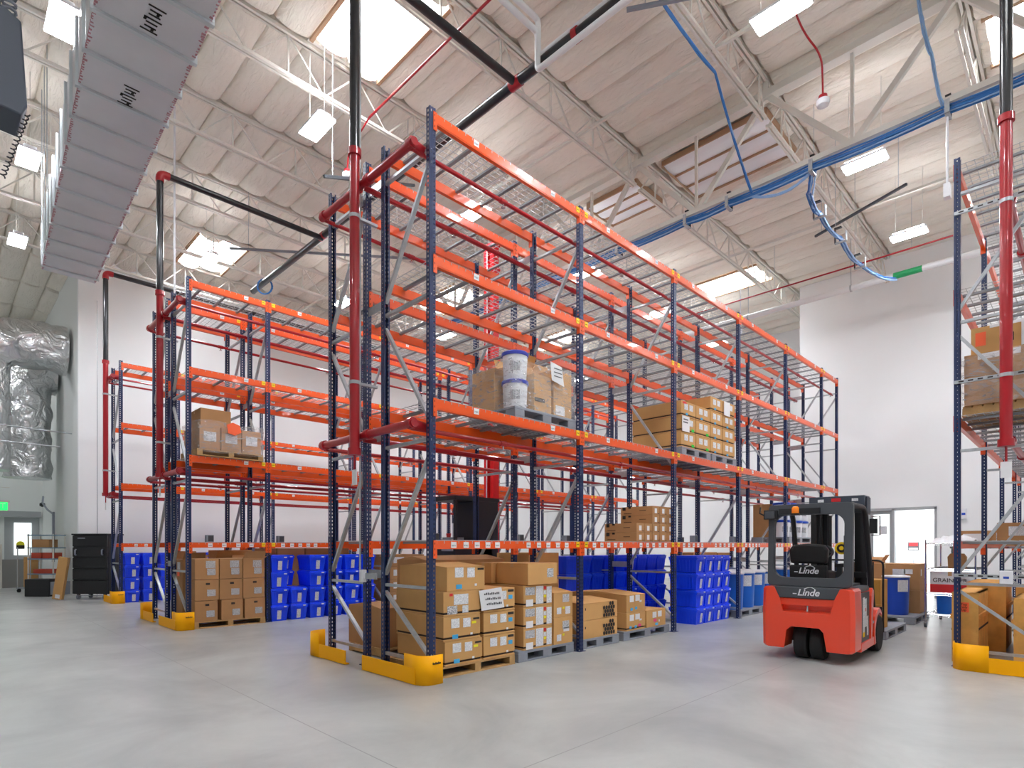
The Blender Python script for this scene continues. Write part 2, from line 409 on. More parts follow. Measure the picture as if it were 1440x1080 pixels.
# torn insulation patches
def patch(x0, x1, y0, y1, label):
    o = thing('roof_patch', label, 'roof patch', ((x0 + x1) / 2, (y0 + y1) / 2, CZ - .16))
    dx, dy = (x1 - x0) / 2, (y1 - y0) / 2; n = 6; v = []; f = []
    for i in range(n * 6 + 1):
        for j in range(2): v.append((-dx + 2 * dx * i / (n * 6), (-dy, dy)[j], -.02 - .04 * abs(math.sin(PI * i / 12)) + .01 * random.random()))
    for i in range(n * 6): f.append((i * 2, i * 2 + 1, i * 2 + 3, i * 2 + 2))
    put('liner', MB().add(v, f, 'plastic_white').mesh('liner'), o)
    for k in range(4):
        x = -dx + 2 * dx * k / 3; put('rafter', MB().box(x - .014, x + .014, -dy, dy, -.06, .05, 'curb_wood').mesh('rafter'), o)
    [put('edge_board', MB().box(-dx, dx, q_ - .012, q_ + .012, -.08, .05, 'curb_wood').mesh('edge_board'), o) for q_ in (-dy, dy)]
patch(11.1, 12.7, 4.3, 6.5, 'exposed white liner between brown rafters beside the cable girder')
patch(11.2, 12.3, 7.2, 8.6, 'small exposed patch of white liner and rafters behind the front rack top')

# ---------------------------------------------------------------- high bay lamps
body = MB().box(-.09, .09, -.30, .30, 0, .06, 'plastic_white').box(-.16, .16, -.34, .34, -.035, 0, 'plastic_white').box(-.15, -.10, -.32, .32, .0, .004, 'added_uplight').box(.10, .15, -.32, .32, .0, .004, 'added_uplight').mesh('housing')
diff = MB().box(-.15, .15, -.325, .325, -.05, -.036, 'lamp_white').mesh('diffuser')
susp = MB().tube([(0, -.25, .06), (0, -.25, CZ - 8.48)], .006, 'steel_white', 5).tube([(0, .25, .06), (0, .25, CZ - 8.48)], .006, 'steel_white', 5).mesh('wire')
lampx = {2.8: (0.2, 4.0, 7.7, 11.65, 15.2), 8.95: (4.45, 7.9, 11.6, 15.2, 18.8), 14.9: (4.7, 8.2, 11.9, 15.4, 19.0), -3.2: (-3.0, 1.0, 5.0, 9.0, 13.0, 17.0), -.9: (16.9,), 9.5: (1.2,), 13.3: (1.2,), 17.05: (1.35,), 5.0: (-5.0,), 24.5: (-0.5,), 21.4: (-1.2,)}  # entry bay and right wall lamps are unseen ones added for light
where = {2.8: 'over forklift aisle', 8.95: 'over middle aisle', 14.9: 'over wall aisle', -3.2: 'over near right aisle', 9.5: 'left of the long duct, nearest the top', 13.3: 'left of the long duct, middle one', 17.05: 'left of the long duct, lowest in view'}
for y, xs in lampx.items():
    for i, x in enumerate(xs):
        lb = 'bright rectangular lamp ' + where.get(y, {-.9: 'added out of view to brighten the right wall', 5.0: 'in the left bay, nearest', 11.0: 'in the left bay, middle', 18.0: 'in the left bay, far', 24.5: 'added out of view to brighten the entry bay', 21.4: 'added unseen at the entry bay edge for light'}.get(y))
        if len(xs) > 1: lb += ', %s from the near end' % ORD[i + 1]
        t = thing('high_bay_lamp', lb, 'ceiling lamp', (x, y, 8.27 if (x, y) == (11.65, 2.8) else 8.35), 0, 'high bay lamps')
        put('housing', body, t); put('diffuser', diff, t); put('suspension_wire', susp, t)

# ---------------------------------------------------------------- overhead pipes
def pipe(name, label, pts, r, m, cat='pipe', n=12, joints=None, group=None, fit='pipe_red', r_el=.1):
    o = tag(put(name, MB().tube(elbow(pts, r_el) if len(pts) > 2 else pts, r, m, n).mesh(name)), label, cat, group)
    for (p, q, rr) in (joints or []):
        put('coupling', MB().tube([p, q], rr, fit, n).mesh('coupling'), o)
    return o
MX, MZ = 6.2, 8.42
pipe('sprinkler_main', 'thick black sprinkler main crossing above the racks', [(MX, -2, MZ), (MX, 16.2, MZ)], .075, 'pipe_black', 'sprinkler pipe',
     joints=[((MX, 4.9, MZ), (MX, 4.98, MZ), .095), ((MX, 6.0, MZ), (MX, 6.2, MZ), .085), ((MX, 12.1, MZ), (MX, 12.3, MZ), .085)])
def riser(x, y, zbot, zred, ztop, xend, label, hend=None):
    pts = [(x, y, zbot), (x, y, ztop), (xend, y, ztop)]
    o = thing('sprinkler_riser', label, 'sprinkler riser', (x, y, 0))
    L = lambda p: (p[0] - x, p[1] - y, p[2])
    put('red_section', MB().tube([L((x, y, zbot)), L((x, y, zred))], .058, 'pipe_red', 14).tube([L((x, y, zbot - .03)), L((x, y, zbot + .05))], .078, 'pipe_red', 14).mesh('red_section'), o)
    put('black_section', MB().tube(elbow([L((x, y, zred)), L((x, y, ztop)), L((xend, y, ztop))], .12) if xend != x else [L((x, y, zred)), L((x, y, ztop))], .058, 'pipe_black', 14).mesh('black_section'), o)
    put('flange', MB().tube([(0, 0, zred - .05), (0, 0, zred + .03)], .078, 'pipe_red', 14).mesh('flange'), o)
    if xend != x: put('elbow', MB().tube([L(p) for p in elbow([(x, y, ztop - .16), (x, y, ztop), (x + .16, y, ztop)], .1)], .07, 'pipe_red', 14).mesh('elbow'), o)
    put('clamp', MB().tube([(0, 0, 3.35), (0, 0, 3.39)], .066, 'galvanised', 14).bar((0, 0, 3.37), (.3, 0, 3.37), .04, .03, 'galvanised').mesh('clamp'), o)
    put('clamp', MB().tube([(0, 0, 5.3), (0, 0, 5.34)], .066, 'galvanised', 14).bar((0, 0, 5.32), (.3, 0, 5.32), .04, .03, 'galvanised').mesh('clamp'), o)
    put('drain_tag', MB().tube([(0, 0, zbot - .2), (0, 0, zbot)], .012, 'pipe_red', 6).box(-.005, .005, -.05, .05, zbot - .38, zbot - .2, 'paper').mesh('drain_tag'), o)
riser(3.5, 6.1, 2.55, 6.08, MZ, MX, 'red and black sprinkler riser at the end of the front rack')
riser(2.98, 12.2, 2.75, 6.15, MZ - .05, MX, 'red and black sprinkler riser at the end of the left double rack')
riser(3.12, 17.75, 2.75, 6.15, MZ, 12.0, 'red and black sprinkler riser at the wall rack, farthest left')
riser(8.5, .65, 2.6, 6.25, CZ - .05, 8.5, 'red and black sprinkler riser in front of the right rack')

# white drain pipes near the top
for nm_, X_, Y_, zt_, zb_ in (('lower', 6.06, 5.53, 8.735, 8.2), ('upper', 6.26, 5.7, 9.15, 8.6)):
    pipe('drain_pipe', nm_ + ' of two white drain pipes bending beside the black main', [(1.5, Y_, zt_), (X_, Y_, zt_), (X_, Y_, zb_), (X_, -2.0, zb_)], .042, 'pipe_white', 'drain pipe', group='white drain pipes', r_el=.07)
m = MB().tube([(17, -3, 8.2), (17, 18, 8.2)], .075, 'pipe_white', 14)
o = tag(put('vent_pipe', m.mesh('vent_pipe')), 'long white pipe with a green band hung before the far walls', 'pipe')
put('pipe_label', MB().tube([(17, 2.85, 8.2), (17, 3.45, 8.2)], .079, 'pipe_green', 14).mesh('band'), o)
for y in (.6, 4.4, 7.1, 10.0, 13): put('hanger', MB().tube([(17, y, 8.1), (17, y, CZ - .05)], .01, 'galvanised', 6).tube([(17, y - .02, 8.2), (17, y + .02, 8.2)], .09, 'galvanised', 14).mesh('hanger'), o)
# thin red lines with smoke alarms
def alarm(x, y, z, label):
    t = thing('alarm_strobe', label, 'alarm', (x, y, z))
    put('backbox', MB().lathe([(.06, 0), (.06, .07)], 0, 0, .02, 'pipe_red', 16).mesh('backbox'), t)
    put('lens', MB().lathe([(.03, -.09), (.08, -.06), (.095, -.01), (.09, .02)], 0, 0, 0, 'plastic_white', 20).mesh('lens'), t)
pipe('alarm_conduit', 'thin red conduit dropping to the alarm beside the front rack riser', [(5.45, 9.0, 9.02), (5.4, 9.32, 8.8), (5.28, 9.4, 8.6), (5.25, 9.4, 8.2)], .014, 'pipe_red', 'conduit', 8, r_el=.2)
alarm(5.25, 9.4, 8.1, 'white round alarm with red cap beside the front rack riser')
pipe('alarm_conduit', 'thin red conduit dropping to the alarm above the forklift aisle', [(9.05, 3.15, 9.6), (9.2, 3.0, 9.1), (9.4, 2.82, 8.8), (9.41, 2.81, 8.2)], .014, 'pipe_red', 'conduit', 8, r_el=.2)
alarm(9.41, 2.81, 8.1, 'white round alarm with red cap hanging above the forklift aisle')
o = pipe('sprinkler_branch', 'thin red sprinkler branch beneath the far skylight', [(16.6, 9.6, 8.6), (16.6, 2.2, 8.6)], .02, 'pipe_red', 'sprinkler pipe')
for y in (3, 6.2, 9.4): put('hanger_rod', MB().tube([(16.6, y, 8.6), (16.6, y, CZ - .02)], .005, 'galvanised', 5).mesh('rod'), o)
pipe('sprinkler_branch', 'thin red sprinkler branch under the roof left of the big skylight', [(5.45, 3.0, 9.02), (5.45, 9.0, 9.02)], .02, 'pipe_red', 'sprinkler pipe')
# conduits
for (x, y, z0, z1, lb, r) in ((3.72, 6.35, 1.1, CZ, 'thin grey conduit rising beside the front rack riser', .012), (3.25, 12.3, .9, CZ, 'thin white conduit rising beside the left double rack riser', .018),
                              (2.95 + .35, 19.9, 0, 8.4, 'thin grey cable conduit along the left wall', .01), (10.5, 1.46, 6.75, 7.95, 'white conduit hanging below the girder with a white switch box', .016), (17.0, 7.34, 7.95, 9.1, 'white conduit hanging with a small box before the far skylight', .016)):
    o = tag(put('conduit', MB().tube([(x, y, z0), (x, y, z1)], r, 'plastic_white' if 'white' in lb else 'galvanised', 8).mesh('conduit')), lb, 'conduit')
    if 'box' in lb: put('switch_box', MB().box(x - .06, x + .06, y - .04, y + .04, z0 - .2, z0, 'plastic_white').mesh('switch_box'), o)
# grey struts under the roof
for (p, q, lb) in (((6.7, 9.4, 8.55), (4.6, 9.0, 7.6), 'dark support strut beside the near left lamp'), ((9.2, 11.3, 8.6), (4.9, 14.2, 8.4), 'long grey strut above the left double rack'),
                   ((14.2, 4.4, 8.5), (13.4, 2.5, 8.5), 'short dark strut beyond the cable girder'), ((8.6, 1.9, 9.0), (6.9, 4.6, 9.0), 'grey strut channel above the forklift aisle lamp')):
    o = tag(put('support_strut', MB().bar(p, q, .045, .045, 'plastic_grey' if 'grey' in lb else 'lift_grey').mesh('strut')), lb, 'strut')
    for f in (.08, .92): e = Vector(p).lerp(Vector(q), f); put('hanger_rod', MB().tube([e, (e.x, e.y, CZ - .02)], .006, 'galvanised', 5).mesh('rod'), o)

# ---------------------------------------------------------------- blue cables
def bundle(name, label, pts, k, r, spread, col='cable_blue', sag=0.0):
    m = MB(); rnd = random.Random(len(pts) * 7 + k)
    for i in range(k):
        ox, oy, oz = [rnd.uniform(-spread, spread) for _ in range(3)]
        q = []
        for a, b in zip(pts[:-1], pts[1:]):
            for t in range(8):
                f = t / 8; p = Vector(a).lerp(Vector(b), f); p += Vector((ox, oy, oz)) + Vector([rnd.uniform(-.006, .006)] * 3); p.z -= sag * 4 * f * (1 - f) * (.8 + .4 * rnd.random()); q.append(p)
        q.append(Vector(pts[-1]) + Vector((ox, oy, oz))); m.tube(q, r, col if i % 4 else 'cable_pale', 5)
    return tag(put(name, m.mesh(name)), label, 'cable bundle')
hooks = [-1.2, .25, 1.45, 3.3, 4.75, 5.6, 7.2, 9.0, 11.0, 13.0]
b1 = bundle('cable_bundle', 'long thick blue cable bundle slung along the roof girder', [(GX - .1, y, 7.84) for y in hooks], 16, .014, .05, sag=.03)
hk = MB().box(-.11, .11, -.03, .03, -.1, -.08, 'galvanised').box(-.11, -.09, -.03, .03, -.1, .1, 'galvanised').box(.09, .11, -.03, .03, -.1, .22, 'pipe_black').box(-.02, .11, -.035, .035, .2, .22, 'pipe_black').mesh('hook')
for y in hooks[:7]: put('cable_hook', hk, b1, (GX - .1, y, 7.84))
pts2 = [(GX - .08, 3.3, 7.84), (10.95, 3.5, 7.7), (11.7, 3.55, 7.68), (13.0, 3.55, 7.7), (14.4, 3.55, 7.66), (16.4, 3.3, 7.9)]
b2 = bundle('cable_bundle', 'blue cable bundle leaving the girder on black hooks toward the far wall', pts2, 9, .013, .04, sag=.1)
for p in pts2[2:5]: put('cable_hook', hk, b2, p, PI / 2); put('hanger_rod', MB().tube([(p[0], p[1] + .1, p[2] + .05), (p[0], p[1] + .1, CZ - .02)], .005, 'galvanised', 5).mesh('rod'), b2)
bundle('cable_bundle', 'blue cable bundle hanging down from the roof top centre onto the girder', [(6.6, 4.2, 9.15), (8.8, 4.2, 9.0), (GX - .15, 4.3, 7.85)], 6, .012, .02, sag=.08)
bundle('cable_bundle', 'pale blue cables hanging in a loop from the roof to the girder at right', [(10.25, 1.78, 9.7), (10.4, 1.62, 8.7), (GX - .1, 1.48, 7.9)], 6, .01, .035, 'cable_pale', sag=.15)
bundle('cable_bundle', 'pale blue cable loop drooping beneath the long bundle on the girder', [(GX - .12, 4.3, 7.78), (GX - .12, 3.75, 7.62), (GX - .12, 3.3, 7.78)], 6, .01, .02, 'cable_pale', sag=.04)
# cable coil on the strut, left
q = [(6.2 + .13 * math.cos(t / 3) * (1 + .08 * (t % 3)), 15.4 - .13 * math.cos(t / 3), 8.3 + .2 * math.sin(t / 3)) for t in range(60)]
tag(put('cable_coil', MB().tube(q, .018, 'cable_blue', 6).mesh('coil')), 'coil of blue cable looped over the black main above the left rack', 'cable coil')

# ---------------------------------------------------------------- big rectangular duct, top left
du = thing('rectangular_duct', 'long board-lined rectangular duct with metal ribs, upper left', 'duct')
dz0, dz1 = 6.6, 7.35
def dx(y): return 1.04 + (y - 5.8) * .05, 1.92 + (y - 5.8) * .042
ya, yb = 3.2, 13.8
a0, a1 = dx(ya); b0, b1_ = dx(yb)
put('duct_body', MB().add([(a0, ya, dz0), (a1, ya, dz0), (b1_, yb, dz0), (b0, yb, dz0), (a0, ya, dz1), (a1, ya, dz1), (b1_, yb, dz1), (b0, yb, dz1)],
    [(0, 3, 2, 1), (4, 5, 6, 7), (0, 1, 5, 4), (1, 2, 6, 5), (2, 3, 7, 6), (3, 0, 4, 7)], 'duct_board').mesh('duct_body', False), du)
for s_ in (0, 1):
    m = MB(); y = ya
    while y < yb - .05:
        x = dx(y)[s_]; w_ = random.uniform(.008, .035)
        m.box(x - w_ if s_ else x - .004, x + .004 if s_ else x + w_, y, y + random.uniform(.012, .03), dz0 - .004, dz0 + .02, 'duct_pink'); y += random.uniform(.035, .06)
    put('pink_seam', m.mesh('pink_seam', False), du)['kind'] = 'stuff'
y = 4.25
while y < yb:
    l, r_ = dx(y)
    put('rib', MB().box(l - .03, r_ + .03, y - .024, y + .024, dz0 - .03, dz0 - .002, 'rib_steel').box(l - .03, l - .002, y - .024, y + .024, dz0, dz1, 'rib_steel').box(r_ + .002, r_ + .03, y - .024, y + .024, dz0, dz1, 'rib_steel').mesh('rib'), du)
    for x in ((l - .015, r_ + .015) if int(y * 10) % 3 == 0 else ()): put('hanger_rod', MB().tube([(x, y, dz1 - .05), (x, y, CZ)], .008, 'galvanised', 5).mesh('rod'), du)
    y += .62
for (y0, n_) in ((5.3, 9), (6.3, 7), (7.6, 7)):
    m = MB(); xc = sum(dx(y0)) / 2 + .02
    for i in range(n_):
        yy_ = y0 + i * .055; hh = .05 if i % 3 else .075
        m.box(xc - hh, xc + hh, yy_, yy_ + .018, dz0 - .006, dz0 - .003, 'ink')
        if i % 2: m.box(xc - hh + (.06 if i % 4 == 1 else 0), xc - hh + .025 + (.06 if i % 4 == 1 else 0), yy_, yy_ + .05, dz0 - .006, dz0 - .003, 'ink')
    put('printed_mark', m.mesh('marks', False), du)
# foil wrapped ducts by the entry wall
def foil(name, label, pts, r, seed, rb=1.0):
    m = MB(); q = []
    pp = elbow(pts, rb, 8); out = []
    for a, b in zip(pp[:-1], pp[1:]):
        k = max(1, int((b - a).length / .12)); out += [a.lerp(b, i / k) for i in range(k)]
    out.append(pp[-1]); rs = [r * (1 + .05 * noise.noise(Vector((i * .5, seed, 0)))) for i in range(len(out))]
    m.tube(out, rs, 'foil', 44)
    v = []
    for i, p in enumerate(m.v):
        p = Vector(p); j = i // 44; c = out[min(j, len(out) - 1)]; d = (p - c)
        v.append(p + d.normalized() * (.07 * noise.noise(p * 2.3 + Vector((seed, 0, 0))) + .035 * noise.noise(p * 6.0)))
    m.v = [tuple(p) for p in v]
    return tag(put(name, m.mesh(name)), label, 'duct')
foil('foil_duct', 'large crinkled silver foil duct bending down from the wall', [(2.86, 22.0, 7.35), (.9, 22.0, 7.35), (.9, 22.0, 3.6)], .68, 1)
foil('foil_duct', 'narrower silver foil duct hanging behind the large foil bend', [(2.86, 24.0, 7.0), (2.15, 24.0, 7.0), (2.15, 24.0, 3.6)], .6, 9, .62)
for (p, q, lb) in (((-1, 20.6, 4.75), (2.9, 21.2, 4.75), 'upper thin grey rod crossing before the foil ducts'), ((-1, 21.0, 4.35), (2.6, 21.0, 4.3), 'lower thin grey rod crossing before the foil ducts')):
    tag(put('support_rod', MB().tube([p, q], .02, 'galvanised', 8).mesh('rod')), lb, 'rod')
# unit heater and coiled hose
u = thing('unit_heater', 'dark grey hanging equipment box at the top left edge', 'equipment box', (.05, 6.6, 5.2))
put('casing', MB().prism([(-.6, .1), (.5, .02), (.54, .12), (.5, .84), (.4, .9), (-.6, .9)], 'y', 0, .4, 'unit_grey').mesh('casing', False), u, bevel=.015)
put('fitting', MB().tube([(.05, -.02, .25), (.05, -.12, .25), (.1, -.14, .3)], .02, 'plastic_white', 8).tube([(-.05, -.02, .55), (-.02, -.1, .6), (.02, -.1, .45)], .03, 'plastic_white', 8).mesh('fitting'), u)
q = [(.42 + .06 * math.cos(t * .8), .18 + .06 * math.sin(t * .8), .88 + t * .008) for t in range(90)]
put('coil_hose', MB().tube(q, .012, 'plastic_grey', 6).mesh('hose'), u)
for x in (-.3, .4): put('hanger_rod', MB().tube([(x, .35, .9), (x, .35, CZ - 5.2)], .008, 'galvanised', 5).mesh('rod'), u)
q = [(.60 - t * .0009 + .018 * math.cos(t * .5), 6.72 + .018 * math.sin(t * .5), 5.32 - t * .0034) for t in range(190)]
tag(put('coiled_cable', MB().tube(q, .006, 'pipe_black', 6).mesh('coiled_cable')), 'black coiled cable hanging below the dark equipment box', 'cable')

# ---------------------------------------------------------------- pallet racks
LV = [1.51, 3.03, 4.56, 6.08]
PH, PW, PD = 6.13, .078, .062
def post_mesh():
    m = MB(); hp = .05
    def ladder(a, b, cols, hw):   # a, b: bottom corners of one face; holes in columns
        a = Vector(a); b = Vector(b); w_ = (b - a).length; d = (b - a) / w_; e = [0]
        for c in cols: e += [c - hw, c + hw]
        e.append(w_)
        for i in range(0, len(e), 2):
            p, q = a + d * e[i], a + d * e[i + 1]
            m.quad(p, q, q + Vector((0, 0, PH)), p + Vector((0, 0, PH)), 'post_blue')
        for i in range(1, len(e) - 1, 2):
            p, q = a + d * e[i], a + d * e[i + 1]; z = 0.0
            while z < PH:
                z1 = min(PH, z + hp * .5)
                m.quad(p + Vector((0, 0, z)), q + Vector((0, 0, z)), q + Vector((0, 0, z1)), p + Vector((0, 0, z1)), 'post_blue'); z += hp
    h = PW / 2
    ladder((-h, 0, 0), (h, 0, 0), (.022, PW - .022), .0055)
    ladder((-h, PD, 0), (-h, 0, 0), (PD * .5,), .0075)
    ladder((h, 0, 0), (h, PD, 0), (PD * .5,), .0075)
    m.box(-h, -h + .018, PD - .003, PD, 0, PH, 'post_blue'); m.box(h - .018, h, PD - .003, PD, 0, PH, 'post_blue')
    m.box(-.07, .07, -.02, .1, 0, .008, 'post_blue')
    m.tube([(-.05, 0, .008), (-.05, 0, .03)], .01, 'chrome', 6); m.tube([(.05, .08, .008), (.05, .08, .03)], .01, 'chrome', 6)
    return m.mesh('post', False)
POST = post_mesh()
BR = {}
def brace(a, b):
    k = (a, b)
    if k not in BR:
        m = MB(); m.bar((0, a[0], a[1]), (0, b[0], b[1]), .032, .045, 'galvanised', up=(1, 0, 0))
        BR[k] = m.mesh('brace', False)
    return BR[k]
def braces(D):
    f, r = .04, D - .04
    return [((f, .2), (r, .2)), ((f, .26), (r, .92)), ((f, 1.0), (r, 1.0)), ((r, 1.12), (f, 2.45)), ((f, 2.6), (r, 2.6)), ((f, 2.8), (r, 4.0)), ((f, 4.15), (r, 4.15)), ((r, 4.3), (f, 5.6)), ((f, 5.7), (r, 5.7))]
BM = {}
def beam_mesh(L, lv, lab, ends=(1, 1)):
    k = (round(L, 3), lv == 0, lab, ends if lab else 0)
    if k in BM: return BM[k]
    m = MB(); h = .09 if lv == 0 else .115; x0, x1 = PW / 2 + .002, L - PW / 2 - .002
    m.box(x0, x1, -.002, .045, -h, 0, 'beam_orange')
    if lv: m.box(x0, x1, -.006, -.002, -h * .55, -h + .012, 'beam_orange')
    for xa, xb in ((0.003, x0 + .012), (x1 - .012, L - .003)):
        m.box(xa, xb, -.010, -.004, -.19, .004, 'beam_orange')
    m.box(x0, x0 + .004, -.004, .05, -.19, 0, 'beam_orange'); m.box(x1 - .004, x1, -.004, .05, -.19, 0, 'beam_orange')
    for z in (-.03, -.09, -.15):
        m.box(.016, .024, -.0115, -.010, z - .01, z + .01, 'ink'); m.box(L - .024, L - .016, -.0115, -.010, z - .01, z + .01, 'ink')
    if lab:
        yl = -.0075
        for x in [q for q, e in zip((x0 + .02, x1 - .085), ends) if e]: m.box(x, x + .065, -.013, -.006, -.072, .0, 'tag_yellow')
        for x in [q for q, e in zip((x0 + .028, x1 - .077), ends) if e]: m.box(x, x + .045, -.0135, -.013, -.042, -.034, 'ink')
        if lv == 0: xs = [L * f for f in ((.11, .18, .245, .31, .37, .58, .655, .725, .80, .87) if L > 2 else (.25, .42, .6, .77))]
        else: xs = [L * .24, L * .76] if L > 2 else [L * .7]
        for x in xs:
            m.box(x - .038, x + .038, -.010, yl, -.078, -.012, 'paper'); m.box(x - .028, x + .028, -.0105, -.010, -.06, -.042, 'label_barcode')
    BM[k] = m.mesh('beam', False); return BM[k]
DK = {}
def deck_mesh(W, D):
    k = (round(W, 3), round(D, 3))
    if k in DK: return DK[k]
    m = MB()
    for f in (.17, .5, .83): m.box(W * f - .022, W * f + .022, .05, D - .05, -.035, -.008, 'deck_channel')
    r = .0028; n = int(W / .1)
    for i in range(n + 1):
        x = .01 + (W - .02) * i / n
        m.box(x - r, x + r, .0, D, -.006, -.006 + 2 * r, 'wire'); m.box(x - r, x + r, -.008, -.002, -.035, 0, 'wire')
    for j in range(12):
        y = .02 + (D - .04) * j / 11; m.box(.01, W - .01, y - r, y + r, 0, 2 * r, 'wire')
    DK[k] = m.mesh('deck', False); return DK[k]
def rack(label, bays, x0, y0, D, front=True, rear=True, labels=True, skip_levels=(), group='pallet racks'):
    xs = [x0]
    for b in bays: xs.append(xs[-1] + b)
    t = thing('pallet_rack', label, 'pallet rack', (x0, y0, 0), 0, group)
    for x in xs:
        fr = put('upright_frame', None, t, (x - x0, 0, 0))
        put('post', POST, fr); put('post', POST, fr, (0, D, 0), PI)
        for a, b in braces(D): put('brace', brace(a, b), fr)
    for lv, z in enumerate(LV):
        for i, b in enumerate(bays):
            xx = xs[i] - x0
            put('beam', beam_mesh(b, lv, labels, (int(i > 0), int(i < len(bays) - 1))), t, (xx, 0, z)); put('beam', beam_mesh(b, lv, False), t, (xx + b, D, z), PI)
            n = 2 if b > 2 else 1; W = (b - PW) / n
            for k in range(n): put('wire_deck', deck_mesh(W - .01, D - .004), t, (xx + PW / 2 + k * W + .005, .002, z + .004))
    return t, xs
L = 2.553
FD = .94
RA1, XA = rack('tall blue and orange pallet rack with shrink-wrapped loads, front row facing the forklift', [L] * 5 + [1.3], 3.76, 4.94, FD)
RA2, _ = rack('tall pallet rack back to back behind the front row', [L] * 5 + [1.3], 3.76, 6.22, FD, labels=False)
RB1, XB = rack('left double rack, row facing the middle aisle with nine cartons on a pallet', [1.37] + [L] * 5, 3.14, 11.04, FD)
RB2, _ = rack('left double rack, rear row facing the wall aisle', [1.37] + [L] * 5, 3.14, 12.3, FD)
RC, XC = rack('single pallet rack against the white left wall with blue totes', [1.3] + [L] * 5, 3.36, 17.28, FD, labels=True)
RD1, XD = rack('right edge pallet rack with wooden crates below', [L] * 3 + [1.3], 8.76, .21, FD)
sp = MB().box(-.004, .004, 0, .34, -.05, .05, 'galvanised').mesh('row_spacer')
for t, xs in ((RA1, XA), (RB1, XB)):
    for x in xs:
        for z in (1.12, 2.75, 4.3, 5.75): put('row_spacer', sp, t, (x - xs[0] + .0, FD, z))
# yellow end guards
def guard(label, x, y0, y1, corner_lo):   # rail along y with a rounded corner piece at one end
    t = thing('rack_guard', label, 'rack guard', (x, (y0 + y1) / 2, 0), 0, 'yellow rack guards'); ym = (y0 + y1) / 2
    s_ = -1 if corner_lo else 1; yc = (y0 if corner_lo else y1) - ym; yo = (y1 if corner_lo else y0) - ym
    put('rail', MB().box(-.006, .006, min(yc, yo), max(yc, yo), .02, .175, 'guard_yellow').box(-.006, .05, min(yc, yo), max(yc, yo), .005, .02, 'guard_yellow').mesh('rail'), t)
    m = MB(); pts = [(0, yc - s_ * .2)] + [(.14 - .14 * math.cos(a * PI / 16), yc + s_ * .14 * math.sin(a * PI / 16)) for a in range(9)] + [(.26, yc + s_ * .14)]
    m.add([(p[0], p[1], z_) for p in pts for z_ in (0, .31)], [(2 * i, 2 * i + 2, 2 * i + 3, 2 * i + 1) for i in range(len(pts) - 1)], 'guard_yellow')
    c = put('corner_shield', m.mesh('corner_shield'), t); sm = c.modifiers.new('thickness', 'SOLIDIFY'); sm.thickness = .008
    m = MB(); n_ = 9
    for i in range(n_):
        yy = yc + s_ * .145; m.box(.02 + .1 + i * .012, .028 + .1 + i * .012, min(yy, yy + s_ * .004), max(yy, yy + s_ * .004), .215, .215 + (.016 if i % 3 else .024), 'ink')
    put('print', m.mesh('print', False), t)
guard('yellow guard at the near corner of the front rack', 3.56, 4.98, 6.03, True)
guard('yellow guard at the far half of the front rack end', 3.56, 6.42, 7.3, False)
guard('yellow guard at the near corner of the left double rack', 2.94, 11.08, 12.1, True)
guard('yellow guard at the far half of the left double rack end', 2.94, 12.5, 13.4, False)
guard('yellow guard at the wall rack corner', 3.16, 17.3, 18.2, True)
guard('yellow guard at the end of the right rack', 8.5, .3, 1.0, False)
# in-rack sprinkler piping
def inrack(x0, x1, ys, rs, hx, where_):
    for z, zn in ((5.74, 'upper'), (2.76, 'lower')):
        for y, r_, wn in zip(ys, rs, ('front', 'middle', 'rear')):
            o = tag(put('sprinkler_line', MB().tube([(hx, y, z - .05), (x1, y, z - .05)], r_, 'pipe_red', 10).mesh('line')), '%s %s red sprinkler line inside %s' % (zn, wn, where_), 'sprinkler pipe', 'in-rack sprinkler lines')
            x = x0 + 1.2
            hm = MB().tube([(0, 0, 0), (0, 0, -.07)], .012, 'chrome', 6).lathe([(.03, -.075), (.03, -.07)], 0, 0, 0, 'chrome', 8).tube([(-.05, 0, 0), (.05, 0, 0)], r_ + .008, 'pipe_red', 10).mesh('sprinkler_head')
            while x < x1:
                put('sprinkler_head', hm, o, (x, y, z - .05)); x += L
        o = tag(put('sprinkler_header', MB().tube([(hx, ys[0] - .06, z), (hx, ys[-1] + .08, z)], .046, 'pipe_red', 12).mesh('header')), '%s red header pipe across the end of %s' % (zn, where_), 'sprinkler pipe', 'rack end headers')
        for y in (ys[0], (ys[0] + ys[-1]) / 2 - .1, (ys[0] + ys[-1]) / 2 + .15, ys[-1]):
            put('coupling', MB().tube([(hx, y - .035, z), (hx, y + .035, z)], .062, 'pipe_red', 12).mesh('coupling'), o)
        put('elbow', MB().tube([(hx - .03, ys[0], z), (hx + .16, ys[0], z - .02)], .056, 'pipe_red', 12).mesh('elbow'), o)
inrack(3.76, 17.9, (5.1, 6.06, 7.03), (.026, .034, .026), 3.6, 'the front double rack')
inrack(3.14, 17.2, (11.2, 12.14, 13.1), (.026, .034, .026), 3.03, 'the left double rack')
inrack(3.36, 17.2, (17.45, 18.05), (.024, .024), 3.22, 'the wall rack')
for z, zn in ((5.74, 'upper'), (2.76, 'lower')):
    o = tag(put('sprinkler_line', MB().tube([(8.55, .68, z), (17.5, .68, z)], .04, 'pipe_red', 10).mesh('line')), zn + ' red sprinkler line inside the right rack', 'sprinkler pipe', 'in-rack sprinkler lines')
    for x in (9.4, 11.2, 13.8): put('coupling', MB().tube([(x, .68, z), (x + .08, .68, z)], .06, 'pipe_red', 10).mesh('coupling'), o)
